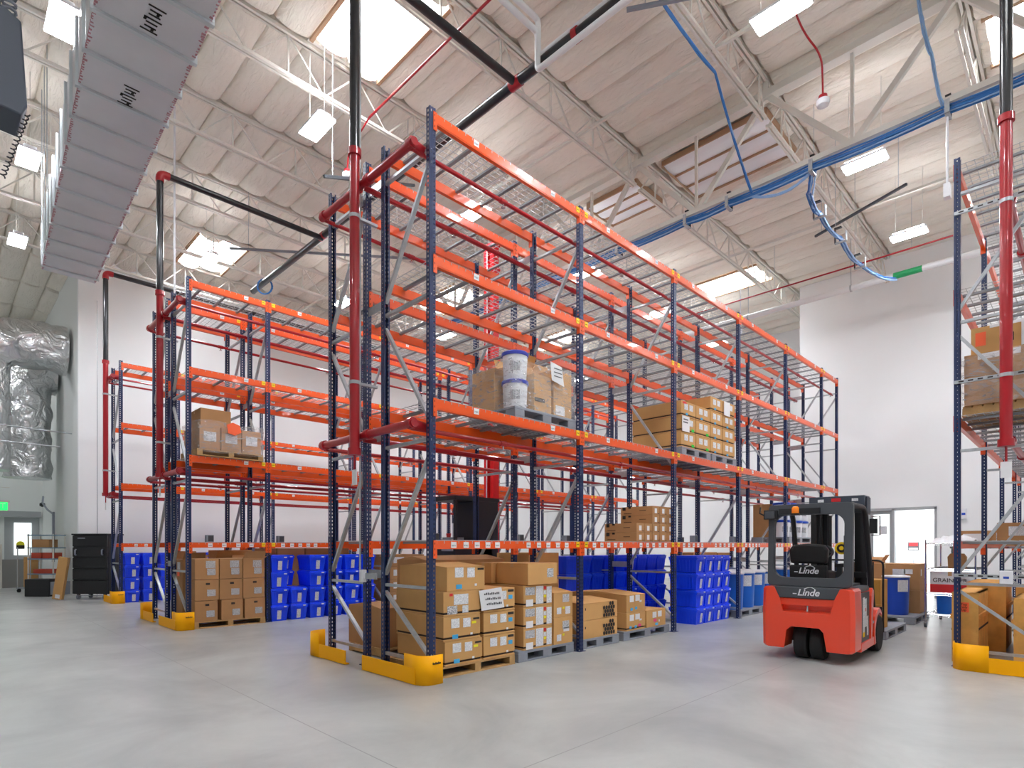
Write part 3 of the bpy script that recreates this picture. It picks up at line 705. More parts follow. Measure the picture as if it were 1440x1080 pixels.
# slotted channels and fittings on the near end of the right rack
for z, nm in ((3.42, 'at the wrapped load'), (5.45, 'near the top'), (1.1, 'above the crates')):
    o = tag(put('strut_channel', MB().bar((8.7, 1.14, z), (8.7, -.3, z), .03, .04, 'galvanised').mesh('strut')), 'slotted galvanised channel across the right rack end ' + nm, 'strut channel', 'strut channels')
    m = MB()
    for i in range(14): m.box(8.683, 8.686, 1.05 - i * .09, 1.10 - i * .09, z - .008, z + .008, 'ink')
    put('slots', m.mesh('slots', False), o)
ob = thing('sensor_box', 'white junction box with blue mark on the right rack channel', 'junction box', (8.68, .66, 1.02))
put('casing', MB().box(-.05, 0, -.06, .06, 0, .15, 'plastic_white').mesh('casing'), ob, bevel=.006); put('mark', MB().box(-.053, -.05, -.025, .025, .06, .085, 'drum_deep').mesh('mark'), ob)
ob = thing('sensor_box', 'pale junction box clipped between the two uprights of the front rack', 'junction box', (3.68, 6.2, 1.02))
put('casing', MB().box(-.05, 0, -.07, .02, 0, .15, 'plastic_white').mesh('casing'), ob, bevel=.006); put('bracket', MB().box(-.02, 0, -.3, -.07, .04, .11, 'galvanised').mesh('bracket'), ob)

# ---------------------------------------------------------------- pallets, cartons, totes, drums
PM = {}
def pallet(kind, label, x0, x1, y0, y1, z, group=None):
    W, D = x1 - x0, y1 - y0; k = (kind, round(W, 2), round(D, 2))
    if k not in PM:
        m = MB()
        if kind == 'wood':
            for i in range(9): a = D * i / 9; m.box(0, W, a + .008, a + D / 9 - .008, .1, .12, 'wood')
            for i in range(3): a = (D - .1) * i / 2; m.box(0, W, a, a + .1, 0, .018, 'wood')
            for i in range(3): a = (W - .09) * i / 2; m.box(a, a + .09, .004, D - .004, .018, .1, 'wood')
        else:
            m.box(0, W, 0, D, .105, .14, 'plastic_grey')
            for i in range(3):
                for j in range(3): a = (W - .17) * i / 2; b = (D - .17) * j / 2; m.box(a, a + .17, b, b + .17, .02, .105, 'plastic_grey')
            for j in range(3): b = (D - .17) * j / 2; m.box(0, W, b, b + .17, 0, .022, 'plastic_grey')
        PM[k] = m.mesh('pallet', False)
    return tag(put('wooden_pallet' if kind == 'wood' else 'plastic_pallet', PM[k], None, (x0, y0, z), 0, 0 if kind == 'wood' else .006), label, 'pallet', group)
def carton(label, x0, x1, y0, y1, z0, z1, style='plain', marks=(), group=None, m_='cardboard', rz=0, cat='carton', name='carton'):
    cx, cy = (x0 + x1) / 2, (y0 + y1) / 2; a, b, h = (x1 - x0) / 2 - .004, (y1 - y0) / 2 - .004, z1 - z0 - .003
    m = MB()
    if style == 'tray':     # telescoping lid over a dark gap and a shallow tray
        m.box(-a + .012, a - .012, -b + .012, b - .012, .02, .055, 'carton_gap'); m.box(-a, a, -b, b, 0, .022, m_)
        m.box(-a, a, -b, b, .045, h, m_); m.box(-a + .05, -a + .058, -b - .0005, b + .0005, .045, h + .0005, 'carton_gap') if False else None
    elif style == 'open':
        m.box(-a, a, -b, b, 0, h, m_)
        m.quad((-a, -b, h), (a, -b, h), (a * .95, -b - .08, h + .13), (-a * .95, -b - .08, h + .13), m_)
        m.quad((-a, b, h), (a, b, h), (a * .95, b + .06, h + .15), (-a * .95, b + .06, h + .15), m_)
        m.quad((a, -b, h), (a, b, h), (a + .12, b * .9, h + .08), (a + .12, -b * .9, h + .08), m_)
    elif style == 'crown':  # slightly raised lid flaps
        m.box(-a, a, -b, b, 0, h * .93, m_)
        m.add([(-a - .006, -b - .006, h * .92), (a + .006, -b - .006, h * .92), (a + .006, b + .006, h * .92), (-a - .006, b + .006, h * .92), (-a, 0, h + .015), (a, .02, h + .02)],
              [(0, 1, 5, 4), (2, 3, 4, 5), (1, 2, 5), (3, 0, 4), (3, 2, 1, 0)], m_)
    else:
        m.box(-a, a, -b, b, 0, h, m_); m.box(-a - .0008, a + .0008, -.03, .03, h * .8, h + .0012, 'tape') if h > .18 else None
    t = tag(put(name, m.mesh('carton', False), None, (cx, cy, z0), rz, .004), label, cat, group)
    for k in marks:   # (face, u0, u1, v0, v1, material)
        f, u0, u1, v0, v1, mm = k[:6]; nm = k[6] if len(k) > 6 else 'shipping_label'; q = MB(); e = .0035
        if f == 'f': q.box(-a + 2 * a * u0, -a + 2 * a * u1, -b - e, -b - .001, h * v0, h * v1, mm)
        else: q.box(-a - e, -a - .001, b - 2 * b * u1, b - 2 * b * u0, h * v0, h * v1, mm)
        put(nm, q.mesh(nm, False), t)
    return t
two = (('f', .2, .42, .52, .9, 'label_print'), ('f', .52, .72, .5, .88, 'label_print'), ('f', .8, .97, .78, .86, 'ink', 'printed_mark'), ('f', .72, .78, .16, .25, 'paper', 'sticker'))
G1 = 'cartons on the wooden pallet at the near corner'
# bay 1 of the front row: wooden pallet with two columns of cartons
pallet('wood', 'worn wooden pallet at the near corner of the front rack', 3.86, 5.07, 5.0, 5.98, 0)
nm = ['bottom', 'second', 'third', 'top']
for k in range(4):
    z = .12 + k * .276; xx = (3.95, 4.50) if k not in (0, 3) else ((3.97, 4.53) if k == 0 else (4.0, 4.57))
    ex = [('f', .23, .38, .08, .25, 'sticker_blue', 'sticker')] + ([('f', .76, .88, .62, .72, 'sticker_yellow', 'sticker')] if k < 2 else [])
    mk = two + tuple(ex) if k != 2 else (('f', .1, .36, .08, .42, 'label_barcode'), ('f', .27, .66, .45, .88, 'label_print'), ('f', .5, .66, .1, .4, 'label_print'), ('f', .16, .24, .82, .93, 'sticker_red', 'sticker'))
    carton('tan lidded carton, %s of the tall corner stack of four' % nm[k], xx[0], xx[1], 5.0, 5.92, z, z + .276 + (.02 if k == 3 else 0), 'tray' if k < 3 else 'crown', mk, G1)
for k in range(3):
    z = .12 + k * .276
    carton('tan lidded carton, %s of three beside the corner stack' % ['bottom', 'middle', 'top'][k], 4.545, 5.07, 5.0, 5.92, z, z + .274, 'tray', tuple(q for q in two if q[5] != 'ink') + (('f', .79, .92, .5, .68, 'sticker_blue', 'sticker'), ('f', .77, .96, .82, .93, 'ink', 'printed_mark')), G1)
sg = thing('paper_sheet', 'tilted white printed sheet taped across the front cartons', 'paper sheet', (4.70, 4.985, .8))
q = MB().add([(-.20, 0, -.10), (.17, 0, -.085), (.12, 0, .16), (-.24, 0, .135)], [(0, 1, 2, 3)], 'paper').mesh('sheet', False); sh = put('sheet', q, sg); sm = sh.modifiers.new('thickness', 'SOLIDIFY'); sm.thickness = .002
for i, zz in enumerate((.08, .02, -.04)):
    m = MB()
    for j in range(9): m.box(-.16 + .02 * i + j * .028, -.142 + .02 * i + j * .028, -.004, -.003, zz, zz + (.026 if j % 3 else .018), 'lift_grey')
    put('printed_line', m.mesh('line', False), sg)
# pallet 2, plastic
pallet('plastic', 'grey plastic pallet in the first bay under heavily labelled cartons', 5.13, 6.22, 5.0, 5.95, 0)
heavy = (('f', .06, .38, .55, .92, 'label_barcode'), ('f', .42, .68, .1, .95, 'label_print'), ('f', .8, .98, .1, .9, 'label_print'), ('f', .08, .32, .02, .34, 'paper'), ('f', .70, .78, .78, .93, 'sticker_red', 'sticker'), ('f', .70, .78, .38, .5, 'sticker_yellow', 'sticker'), ('f', .695, .785, .53, .72, 'label_print'))
for k in range(3):
    z = .14 + k * .272
    carton('tan carton covered in white and red labels, %s of three' % ['bottom', 'middle', 'top'][k], 5.22, 5.77, 5.0, 5.9, z, z + .27, 'tray', heavy, 'heavily labelled cartons')
carton('plain tan carton overhanging the heavily labelled stack', 5.27, 5.84, 4.97, 5.55, .96, 1.235, 'plain', (('f', .64, .86, .32, .74, 'label_barcode'),), 'loose cartons in the first bay')
carton('plain tan carton behind the overhanging one', 5.2, 5.8, 5.57, 5.9, .96, 1.23, 'plain', (), 'loose cartons in the first bay')
for k in range(2):
    carton('narrow tan carton with scattered labels, %s of two' % ['lower', 'upper'][k], 5.80, 6.2, 5.0, 5.6, .14 + k * .36, .5 + k * .36, ['plain', 'crown'][k], (('f', .45, .8, .55, .85, 'label_barcode'), ('f', .15, .38, .12, .36, 'label_print'), ('f', .6, .86, .1, .38, 'label_print') if k else ('f', .5, .8, .45, .6, 'paper'), ('f', .45, .55, .3, .38, 'sticker_yellow', 'sticker')), 'narrow labelled cartons')
# bay 2
pallet('plastic', 'grey plastic pallet under the black-patterned cartons', 6.34, 7.3, 5.0, 5.95, 0)
def hexes(t, w, h):
    m = MB(); rows = [(0, 5), (1, 4), (2, 5), (3, 4)]; s_ = h * .12; rnd = random.Random(3)
    for r_, n in rows:
        for i in range(n):
            x = w * .02 + i * s_ * 1.95 + (s_ if r_ % 2 else 0); z = h * .16 + r_ * s_ * 1.75
            if r_ == 3 and i in (0, 1): continue
            rr = s_ * .88; pts = [(x + rr * math.cos(PI / 6 + PI / 3 * q), z + rr * 1.15 * math.sin(PI / 6 + PI / 3 * q)) for q in range(6)]
            m.prism(pts, 'y', -.003, -.001, 'ink')
    return put('black_hexagon_print', m.mesh('hexagons', False), t, (0, 0, 0))
for k in range(2):
    t = carton('long tan carton printed with black hexagons, %s of two' % ['lower', 'upper'][k], 6.40, 7.26, 5.0, 5.95, .14 + k * .262, .40 + k * .262, ['plain', 'crown'][k], (('f', .08, .1, .55, .68, 'ink', 'printed_mark'),), 'black hexagon cartons')
    h = hexes(t, .34, .26); h.location = (.08, -.476, 0)
carton('tan carton half hidden behind the second post of the front rack', 6.25, 6.38, 5.3, 5.9, .14, .8, 'plain', (), None)
pallet('plastic', 'grey plastic pallet at the right of the second bay', 7.42, 8.78, 5.0, 5.95, 0)
tw = (('f', .16, .38, .55, .88, 'paper'), ('f', .46, .70, .58, .9, 'paper'), ('f', .68, .8, .5, .6, 'paper', 'sticker'))
carton('tan tray carton with pink and blue stickers under the long carton', 7.5, 8.03, 5.0, 5.9, .14, .42, 'tray', tw + (('f', .15, .26, .12, .26, 'sticker_blue', 'sticker'), ('f', .42, .53, .12, .26, 'sticker_blue', 'sticker'), ('f', .62, .76, .16, .32, 'sticker_pink', 'sticker')), 'second bay cartons')
carton('long tan tray carton on top in the second bay', 7.5, 8.03, 5.0, 6.1, .42, .72, 'crown', tw + (('f', .2, .32, .1, .24, 'sticker_blue', 'sticker'), ('f', .45, .56, .14, .28, 'sticker_blue', 'sticker')), 'second bay cartons')
carton('low tan carton with a pink sticker beside the third post', 8.07, 8.66, 5.0, 5.6, .14, .42, 'plain', (('f', .3, .5, .52, .86, 'paper'), ('f', .58, .78, .54, .88, 'paper'), ('f', .36, .5, .28, .44, 'sticker_pink', 'sticker'), ('f', .44, .58, .06, .2, 'sticker_blue', 'sticker'), ('f', .62, .68, .24, .36, 'paper', 'sticker')), 'second bay cartons')
# rear row, ground
carton('large plain brown carton seen through the front rack end', 4.12, 5.3, 6.5, 7.35, .12, .68, 'crown', (), 'brown cartons in the rear row', 'cardboard_dark')
pallet('wood', 'wooden pallet under the large plain brown carton', 4.1, 5.3, 6.4, 7.3, 0)
carton('huge brown bulk carton behind the corner stack', 4.75, 6.2, 6.35, 7.1, .75, 1.30, 'crown', (), 'brown cartons in the rear row', 'cardboard_dark')
carton('brown carton supporting the huge bulk carton', 5.35, 6.25, 6.35, 7.1, .0, .74, 'plain', (), 'brown cartons in the rear row', 'cardboard_dark')
carton('tan long carton stack top behind the first bay', 6.75, 7.5, 6.35, 7.1, .95, 1.34, 'plain', (), 'tan cartons behind the first bay')
carton('tan long carton behind the first bay, under the top one', 6.75, 7.5, 6.35, 7.1, .5, .94, 'plain', (), 'tan cartons behind the first bay')
carton('tan long carton behind the first bay at floor level', 6.75, 7.5, 6.35, 7.1, .0, .49, 'plain', (), 'tan cartons behind the first bay')
# level-two pallet with pails
z = LV[1] + .012
pallet('plastic', 'grey plastic pallet high in the first bay under wrapped pails', 5.05, 6.24, 4.98, 5.84, z)
z += .14
def pail(label, x, y, z, r, h, lidm='lid_violet', group='white pails', body='plastic_white', marks=True):
    t = thing('pail', label, 'pail', (x, y, z), 0, group)
    put('tub', MB().lathe([(r * .86, 0), (r * .88, .01), (r * .97, h * .86), (r, h * .87), (r, h * .89)], 0, 0, 0, body, 28).mesh('tub'), t)
    put('lid', MB().lathe([(r * 1.03, h * .86), (r * 1.05, h * .88), (r * 1.05, h * .97), (r * .98, h), (r * .9, h * .985)], 0, 0, 0, lidm, 28).mesh('lid'), t)
    if marks:
        m = MB()
        for k in range(5):
            a = PI + PI / 4 + (k - 2) * .16; rr = r * .955
            m.bar((rr * math.cos(a), rr * math.sin(a), h * .3), (rr * math.cos(a) * 1.02, rr * math.sin(a) * 1.02, h * .62), .025, .004, 'label_barcode')
        put('printed_label', m.mesh('marks', False), t)
    return t
pail('lower white pail with violet lid in the wrapped load', 5.24, 5.17, z, .165, .36)
pail('upper white pail with violet lid in the wrapped load', 5.24, 5.17, z + .36, .165, .36)
carton('tan carton at the left back of the wrapped pail load', 5.08, 5.46, 5.38, 5.82, z, z + .56, 'plain', (), 'cartons of the wrapped pail load')
carton('squat tan carton with black print beside the pails', 5.44, 5.78, 5.02, 5.4, z, z + .3, 'plain', (('f', .02, .6, .45, .62, 'ink', 'printed_mark'),), 'cartons of the wrapped pail load')
carton('grey-tan carton stacked over the squat one', 5.46, 5.8, 5.04, 5.4, z + .3, z + .5, 'plain', (), 'cartons of the wrapped pail load')
carton('tan carton at the right front of the wrapped load', 5.82, 6.2, 5.02, 5.45, z, z + .62, 'plain', (('f', .1, .6, .04, .24, 'paper'),), 'cartons of the wrapped pail load')
carton('open-flapped tan carton on top of the wrapped load', 5.5, 5.85, 5.42, 5.8, z + .3, z + .72, 'open', (), 'cartons of the wrapped pail load')
carton('upper right tan carton at the back of the wrapped load', 5.9, 6.22, 5.47, 5.8, z, z + .82, 'plain', (), 'cartons of the wrapped pail load')
def wrap(label, pts, z0, z1, group='stretch film'):
    m = MB(); n = len(pts); V = []; rows = 7; rnd = random.Random(int(z0 * 100))
    P = []
    for i in range(n):
        a, b = Vector(pts[i]), Vector(pts[(i + 1) % n])
        for t in range(6): P.append(a.lerp(b, t / 6))
    for r_ in range(rows + 1):
        for p in P: V.append((p[0] + rnd.uniform(-.006, .006), p[1] + rnd.uniform(-.006, .006), z0 + (z1 - z0) * r_ / rows + (rnd.uniform(-.03, .03) if r_ == rows else 0)))
    k = len(P); F = [(r_ * k + i, r_ * k + (i + 1) % k, (r_ + 1) * k + (i + 1) % k, (r_ + 1) * k + i) for r_ in range(rows) for i in range(k)]
    return tag(put('stretch_film', m.add(V, F, 'film').mesh('film')), label, 'stretch film', group)
wrap('clear film wrapped around the pails and cartons high in the first bay', [(5.03, 5.0), (6.23, 4.98), (6.25, 5.84), (5.05, 5.85)], z - .03, z + .6)
sg = thing('paper_sheet', 'white notice sheet taped on the wrapped pail load', 'paper sheet', (5.84, 4.965, z + .55)); 
sh = put('sheet', MB().add([(-.12, 0, -.11), (.13, 0, -.15), (.08, 0, .1), (-.15, 0, .13)], [(0, 1, 2, 3)], 'paper').mesh('sheet', False), sg); sh.modifiers.new('thickness', 'SOLIDIFY').thickness = .002
m = MB()
for i in range(3): m.box(-.08, .08, -.004, -.003, .05 - i * .05, .062 - i * .05, 'lift_grey')
put('printed_line', m.mesh('line', False), sg)
# level-two pallet in bay 3
z = LV[1] + .012
pallet('plastic', 'grey plastic pallet high in the third bay, left one', 9.16, 10.25, 4.98, 6.0, z); pallet('plastic', 'grey plastic pallet high in the third bay, right one', 10.3, 11.36, 4.98, 6.0, z)
z += .14; cx_ = (9.18, 9.72, 10.28, 10.79, 11.34)
for c in range(4):
    for r_ in range(3 if c < 2 else 4):
        mk = [('f', .2, .45, .45, .85, 'label_print'), ('f', .55, .8, .45, .85, 'label_print')]
        if c < 2 and r_ < 2: mk.append(('f', .7, .88, .1, .28, 'sticker_green', 'sticker'))
        else: mk.append(('f', .3, .45, .1, .25, 'sticker_blue', 'sticker'))
        if c == 0 and r_ == 2: mk.append(('f', .1, .35, .82, .95, 'sticker_red', 'sticker'))
        carton('tan labelled carton high in the third bay, %s column, %s row up' % (ORD[c + 1], ORD[r_ + 1]), cx_[c], cx_[c + 1] - .01, 5.0, 6.0, z + r_ * .272, z + (r_ + 1) * .27, 'tray', mk, 'cartons high in the third bay')
sg = thing('paper_sheet', 'white notice sheet on the high cartons, at their left corner', 'paper sheet', (9.3, 4.985, z + .42)); put('sheet', MB().box(-.12, .14, -.002, 0, -.15, .12, 'paper').box(-.07, .09, -.004, -.002, .05, .07, 'lift_grey').box(-.08, .08, -.004, -.002, -.0, .02, 'lift_grey').mesh('sheet', False), sg)
sg = thing('paper_sheet', 'white notice sheet near the top right of the high cartons', 'paper sheet', (10.95, 4.985, z + .95)); put('sheet', MB().box(-.14, .12, -.002, 0, -.15, .12, 'paper').mesh('sheet', False), sg)
# level-one stack with black spots in bay 2
z = LV[0] + .012; w_ = .232; x0_ = 7.78
for r_ in range(4):
    for c in range(5 if r_ < 2 else 3):
        x = x0_ + (c + (0 if r_ < 2 else 2)) * w_
        mk = [('f', .3, .62, .2, .75, 'paper'), ('f', .7, .92, .12, .18, 'ink', 'printed_mark')]
        if c == 0: mk += [('s', .06, .16, .6, .98, 'ink', 'printed_mark'), ('s', .25, .33, .8, 1.0, 'ink', 'printed_mark'), ('s', .1, .35, .2, .26, 'ink', 'printed_mark'), ('s', .6, .8, .5, .56, 'ink', 'printed_mark')]
        carton('small tan carton with white square label, %s row, %s from the left' % (['bottom', 'second', 'third', 'top'][r_], ORD[c + 1]), x, x + w_ - .004, 5.0, 5.62, z + r_ * .146, z + (r_ + 1) * .146, 'plain', mk, 'small cartons stacked on the first beam level', 'cardboard_dark')
# grey bins on the first level
def bin_(label, x, y, rz=0): tag(put('storage_bin', MB().box(-.06, .06, -.05, .05, 0, .125, 'plastic_grey').box(-.035, .055, -.054, -.05, .01, .115, 'lift_grey').mesh('bin', False), None, (x, y, LV[0] + .012), rz), label, 'bin', 'small grey bins')
for i, (x, y, lb) in enumerate(((5.35, 7.0, 'behind the corner cartons'), (7.1, 6.9, 'left of the lifting truck mast'), (8.35, 6.9, 'between the posts at mid rack'), (10.2, 5.3, 'right of the third front post'), (11.9, 6.5, 'left of the fourth front post'), (11.9, 5.3, 'just past the fourth front post'), (13.4, 5.3, 'beside the forklift pillar'),
                                  (3.55, 11.3, 'above the nine cartons pallet'), (4.85, 11.3, 'above the blue tote stacks'), (6.0, 11.4, 'near the front rack end post'))):
    bin_('small grey bin on the first beam level ' + lb, x, y)
# ---- totes
TU = MB(); a, b, h = .172, .285, .292
def ring(m, a0, b0, z0, a1, b1, z1, mm): m.add([(-a0, -b0, z0), (a0, -b0, z0), (a0, b0, z0), (-a0, b0, z0), (-a1, -b1, z1), (a1, -b1, z1), (a1, b1, z1), (-a1, b1, z1)], [(0, 1, 5, 4), (1, 2, 6, 5), (2, 3, 7, 6), (3, 0, 4, 7), (3, 2, 1, 0)], mm)
ring(TU, .142, .25, 0, .165, .275, .24, 'tote_blue'); ring(TU, .172, .284, .235, .172, .284, .27, 'tote_blue')
for s_ in (-1, 1):
    for k in range(5): x = -.1 + k * .05; TU.bar((x * .9, s_ * .252, .02), (x, s_ * .277, .235), .008, .008, 'tote_blue')
    for k in range(7): y = -.2 + k * .067; TU.bar((s_ * .145, y * .9, .02), (s_ * .167, y, .235), .008, .008, 'tote_blue')
TUB = TU.mesh('tub', False)
LD = MB().box(-.178, .178, -.29, .29, .272, .292, 'tote_lid').box(-.16, .16, -.27, .27, .292, .312, 'tote_lid').box(-.07, .07, -.297, -.29, .25, .30, 'tote_lid')
for s_ in (-1, 1): LD.tube([(-.15, s_ * .287, .27), (.15, s_ * .287, .27)], .012, 'tote_lid', 6)
LID = LD.mesh('lid', False)
SEAL = MB().box(.075, .13, -.302, -.29, .262, .285, 'paper').mesh('seal', False)
LAB = MB().add([(-.035, -.257, .03), (.045, -.257, .03), (.045, -.281, .205), (-.035, -.281, .205)], [(0, 1, 2, 3)], 'label_print').mesh('sheet_label', False)
def tote(label, x, y, z, group, rz=0, lab=True, flip=False):
    t = thing('tote', label, 'storage tote', (x, y, z), rz, group)
    put('tub', TUB, t); put('lid', LID, t)
    if lab: put('seal', SEAL, t); put('sheet_label', LAB, t, (random.uniform(-.02, .03), -.004, 0))
    return t
TH = .318; RW = ['bottom', 'second', 'third', 'top']
for c in range(6):
    for r_ in range(4):
        back = r_ > 1 and c in (0, 1)
        y = 11.34 if not (r_ > 1 and c == 1) else 11.95
        tote('blue lidded tote by the middle aisle, %s of the %s stack from the left' % (RW[r_], ORD[c + 1]), 4.74 + c * .388, y, r_ * TH, 'blue totes of the left double rack')
for c in range(9):
    for r_ in range(4): tote('blue lidded tote in the wall rack, %s of the %s stack from the left' % (RW[r_], ORD[c + 1]), 3.62 + c * .4 + (.12 if c > 2 else 0), 17.62, r_ * TH, 'blue totes along the left wall')
for c in range(4):
    for r_ in range(4): tote('blue lidded tote next to the fourth front post, %s of the %s stack' % (RW[r_], ORD[c + 1]), 10.04 + c * .358, 5.35, r_ * TH, 'blue totes in the third bay of the front row')
for c in range(9):
    for r_ in range(4): tote('blue lidded tote in the rear row, %s of the %s stack from the left' % (RW[r_], ORD[c + 1]), 7.95 + c * .375, 6.7, r_ * TH, 'blue totes in the rear row', 0, c == 5)
# B bay 1: nine cartons
pallet('wood', 'wooden pallet under the nine brown cartons at the left rack end', 3.2, 4.44, 11.0, 11.95, 0, None)
for r_ in range(3):
    for c in range(3):
        x0 = 3.22 + c * .405 + (.03 if r_ == 0 and c else 0); yb = .12 + r_ * .37
        mk = [('f', .5, .86, .2, .52, 'label_barcode')] + ([('f', .45, .85, .55, .9, 'label_barcode')] if r_ == 2 else [('f', .45, .62, .75, .85, 'ink', 'printed_mark')])
        carton('brown carton of the nine-carton pallet, %s row, %s' % (['bottom', 'middle', 'top'][r_], ['left', 'centre', 'right'][c]), x0, x0 + .40 - (.02 if r_ == 0 else 0), 11.0, 11.55, yb, yb + .365, 'plain' if r_ < 2 else ('open' if c == 2 else 'plain'), mk, 'nine brown cartons', 'cardboard_dark')
carton('brown carton with an orange label at the rack end side', 3.3, 3.7, 12.0, 12.45, .12, 1.2, 'open', (('s', .3, .6, .7, .78, 'sticker_orange'), ('s', .3, .7, .82, .95, 'label_print')), None, 'cardboard_dark')
carton('open brown carton behind the nine-carton pallet', 3.75, 4.4, 11.6, 12.0, .12, 1.22, 'open', (), None, 'cardboard_dark')
for i, (x0, x1) in enumerate(((4.7, 5.25), (5.28, 5.9), (5.93, 6.5), (6.55, 7.0))):
    carton('brown carton rising behind the blue tote stacks, %s from the left' % ORD[i + 1], x0, x1, 12.45, 13.0, 0, 1.4, 'plain', (), 'brown cartons behind the totes', 'cardboard_dark')
for r_ in range(4):
    carton('wrapped brown carton seen between the front rack end posts, %s of the stack' % RW[r_], 7.25, 8.2, 11.1, 11.9, .12 + r_ * .285, .4 + r_ * .285, 'plain', (('f', .1, .4, .3, .8, 'label_print'), ('f', .6, .9, .3, .8, 'label_print')), 'wrapped brown cartons', 'cardboard_dark')
pallet('wood', 'wooden pallet under the wrapped brown cartons beyond the end posts', 7.2, 8.25, 11.1, 12.0, 0)
# B level two wrapped pallet
z = LV[1] + .012
pallet('wood', 'wooden pallet high at the left rack end', 3.26, 4.4, 11.0, 11.95, z); z += .12
for c in range(3): carton('wrapped brown carton high at the left rack end, %s' % ['left', 'centre', 'right'][c], 3.3 + c * .36, 3.65 + c * .36, 11.02, 11.9, z, z + .42, 'plain', (('f', .2, .8, .35, .75, 'label_print'),), 'wrapped cartons at the left rack end', 'cardboard_dark')
carton('single brown carton on top of the wrapped left rack load', 3.34, 3.86, 11.1, 11.8, z + .42, z + .74, 'plain', (), None, 'cardboard_dark')
wrap('clear film around the brown cartons high at the left rack end', [(3.27, 11.0), (4.4, 10.99), (4.42, 11.92), (3.28, 11.93)], z - .05, z + .5)
sg = thing('paper_tag', 'crumpled orange tag on the wrapped left rack load', 'tag', (3.86, 10.96, z + .42)); put('tag_sheet', MB().prism([(-.12, .05), (-.02, .1), (.1, .06), (.13, -.06), (.02, -.13), (-.1, -.1)], 'y', 0, .01, 'sticker_orange').mesh('tag_sheet', False), sg)
# drums in bay 4
for i in range(2): pallet('plastic', 'grey plastic pallet under the blue drums, %s one' % ['left', 'right'][i], 11.5 + i * 1.28, 12.7 + i * 1.28, 5.0, 5.95, 0)
def drum(label, x, y, z, r, h, bm='drum_blue', group=None, lab=True, lidm='plastic_white'):
    t = thing('drum', label, 'drum', (x, y, z), 0, group)
    put('barrel', MB().lathe([(r * .9, 0), (r * .92, .02), (r * .97, h * .5), (r, h * .93), (r * 1.02, h * .94), (r * 1.02, h * .96)], 0, 0, 0, bm, 28).mesh('barrel'), t)
    put('lid', MB().lathe([(r * 1.05, h * .955), (r * 1.06, h * .97), (r * 1.06, h * .99), (r * 1.0, h), (r * .9, h * .99)], 0, 0, 0, lidm, 28).mesh('lid'), t)
    if lab:
        m = MB(); a0 = PI * 1.25; V = []; n = 7
        for j in range(n + 1):
            a_ = a0 - .45 + .9 * j / n
            for zz in (h * .6, h * .9): rr = r * (.985 if zz < h * .7 else 1.004) + .004; V.append((rr * math.cos(a_), rr * math.sin(a_), zz))
        m.add(V, [(2 * j, 2 * j + 2, 2 * j + 3, 2 * j + 1) for j in range(n)], 'label_print'); put('drum_label', m.mesh('drum_label'), t)
    return t
for i in range(4):
    for j in range(2): drum('blue open-top drum with white lid by the fourth post, %s row, %s from the left' % (['front', 'back'][j], ORD[i + 1]), 11.8 + i * .56, 5.3 + j * .5, .14, .255, .76, group='blue drums in the fourth bay', lab=(j == 0 and i in (1, 2, 3)))
carton('tan carton lying behind the blue drums', 12.3, 13.5, 6.4, 7.0, .9, 1.3, 'plain', (('f', .2, .34, .55, .8, 'paper'),), 'cartons behind the drums')
carton('tan carton behind the drums, farther right', 13.55, 14.3, 6.4, 7.0, .9, 1.28, 'plain', (), 'cartons behind the drums')
carton('brown carton base behind the drums', 12.3, 14.3, 6.4, 7.0, 0, .89, 'plain', (), 'cartons behind the drums', 'cardboard_dark')
z = LV[0] + .012
pallet('plastic', 'dark pallet on the first level seen through the forklift', 14.3, 15.9, 5.0, 5.9, z)
for i in range(4):
    for k in range(2): pail('white pail seen through the forklift pillars, %s layer, %s from the left' % (['lower', 'upper'][k], ORD[i + 1]), 14.5 + i * .42, 5.25, z + .14 + k * .42, .19, .41, 'drum_deep', 'white pails behind the forklift')
carton('brown carton behind the white pails', 14.4, 15.8, 5.5, 5.9, z + .14, z + .95, 'plain', (), None, 'cardboard_dark')
# rear/low fill of the fifth bay
pallet('plastic', 'grey plastic pallet in the fifth bay behind the forklift', 14.2, 15.4, 5.0, 5.9, 0)
drum('deep blue drum in the fifth bay behind the forklift', 14.6, 5.3, .14, .27, .78, 'drum_blue', None, False)

# ---------------------------------------------------------------- near the doorway
pallet('plastic', 'grey plastic pallet just ahead of the forklift', 10.35, 11.75, 2.2, 3.2, 0)
for k in range(2): carton('golden brown carton carried ahead of the forklift, %s' % ['lower', 'upper'][k], 10.5, 10.95, 2.3, 2.8, .14 + k * .39, .53 + k * .39, 'plain', (), 'golden cartons', 'cardboard_gold')
pallet('plastic', 'grey plastic pallet under the drum near the doorway', 12.7, 14.1, 2.25, 3.5, 0)
drum('blue drum with white lid and papers near the doorway', 13.1, 2.62, .14, .22, .74, 'drum_deep')
carton('large brown carton by the doorway, lower', 13.5, 14.2, 2.3, 3.4, .14, .58, 'plain', (), 'brown cartons by the doorway', 'cardboard_dark')
carton('large brown carton by the doorway, upper with two white labels', 13.5, 14.2, 2.3, 3.5, .58, 1.1, 'plain', (('s', .62, .8, .55, .8, 'label_print'), ('s', .78, .9, .62, .8, 'label_print'), ('f', .1, .2, .55, .8, 'paper')), 'brown cartons by the doorway', 'cardboard_dark')
carton('brown carton with one raised flap behind the forklift mast', 13.7, 14.1, 3.0, 3.35, 1.1, 1.14, 'open', (), None, 'cardboard_dark')
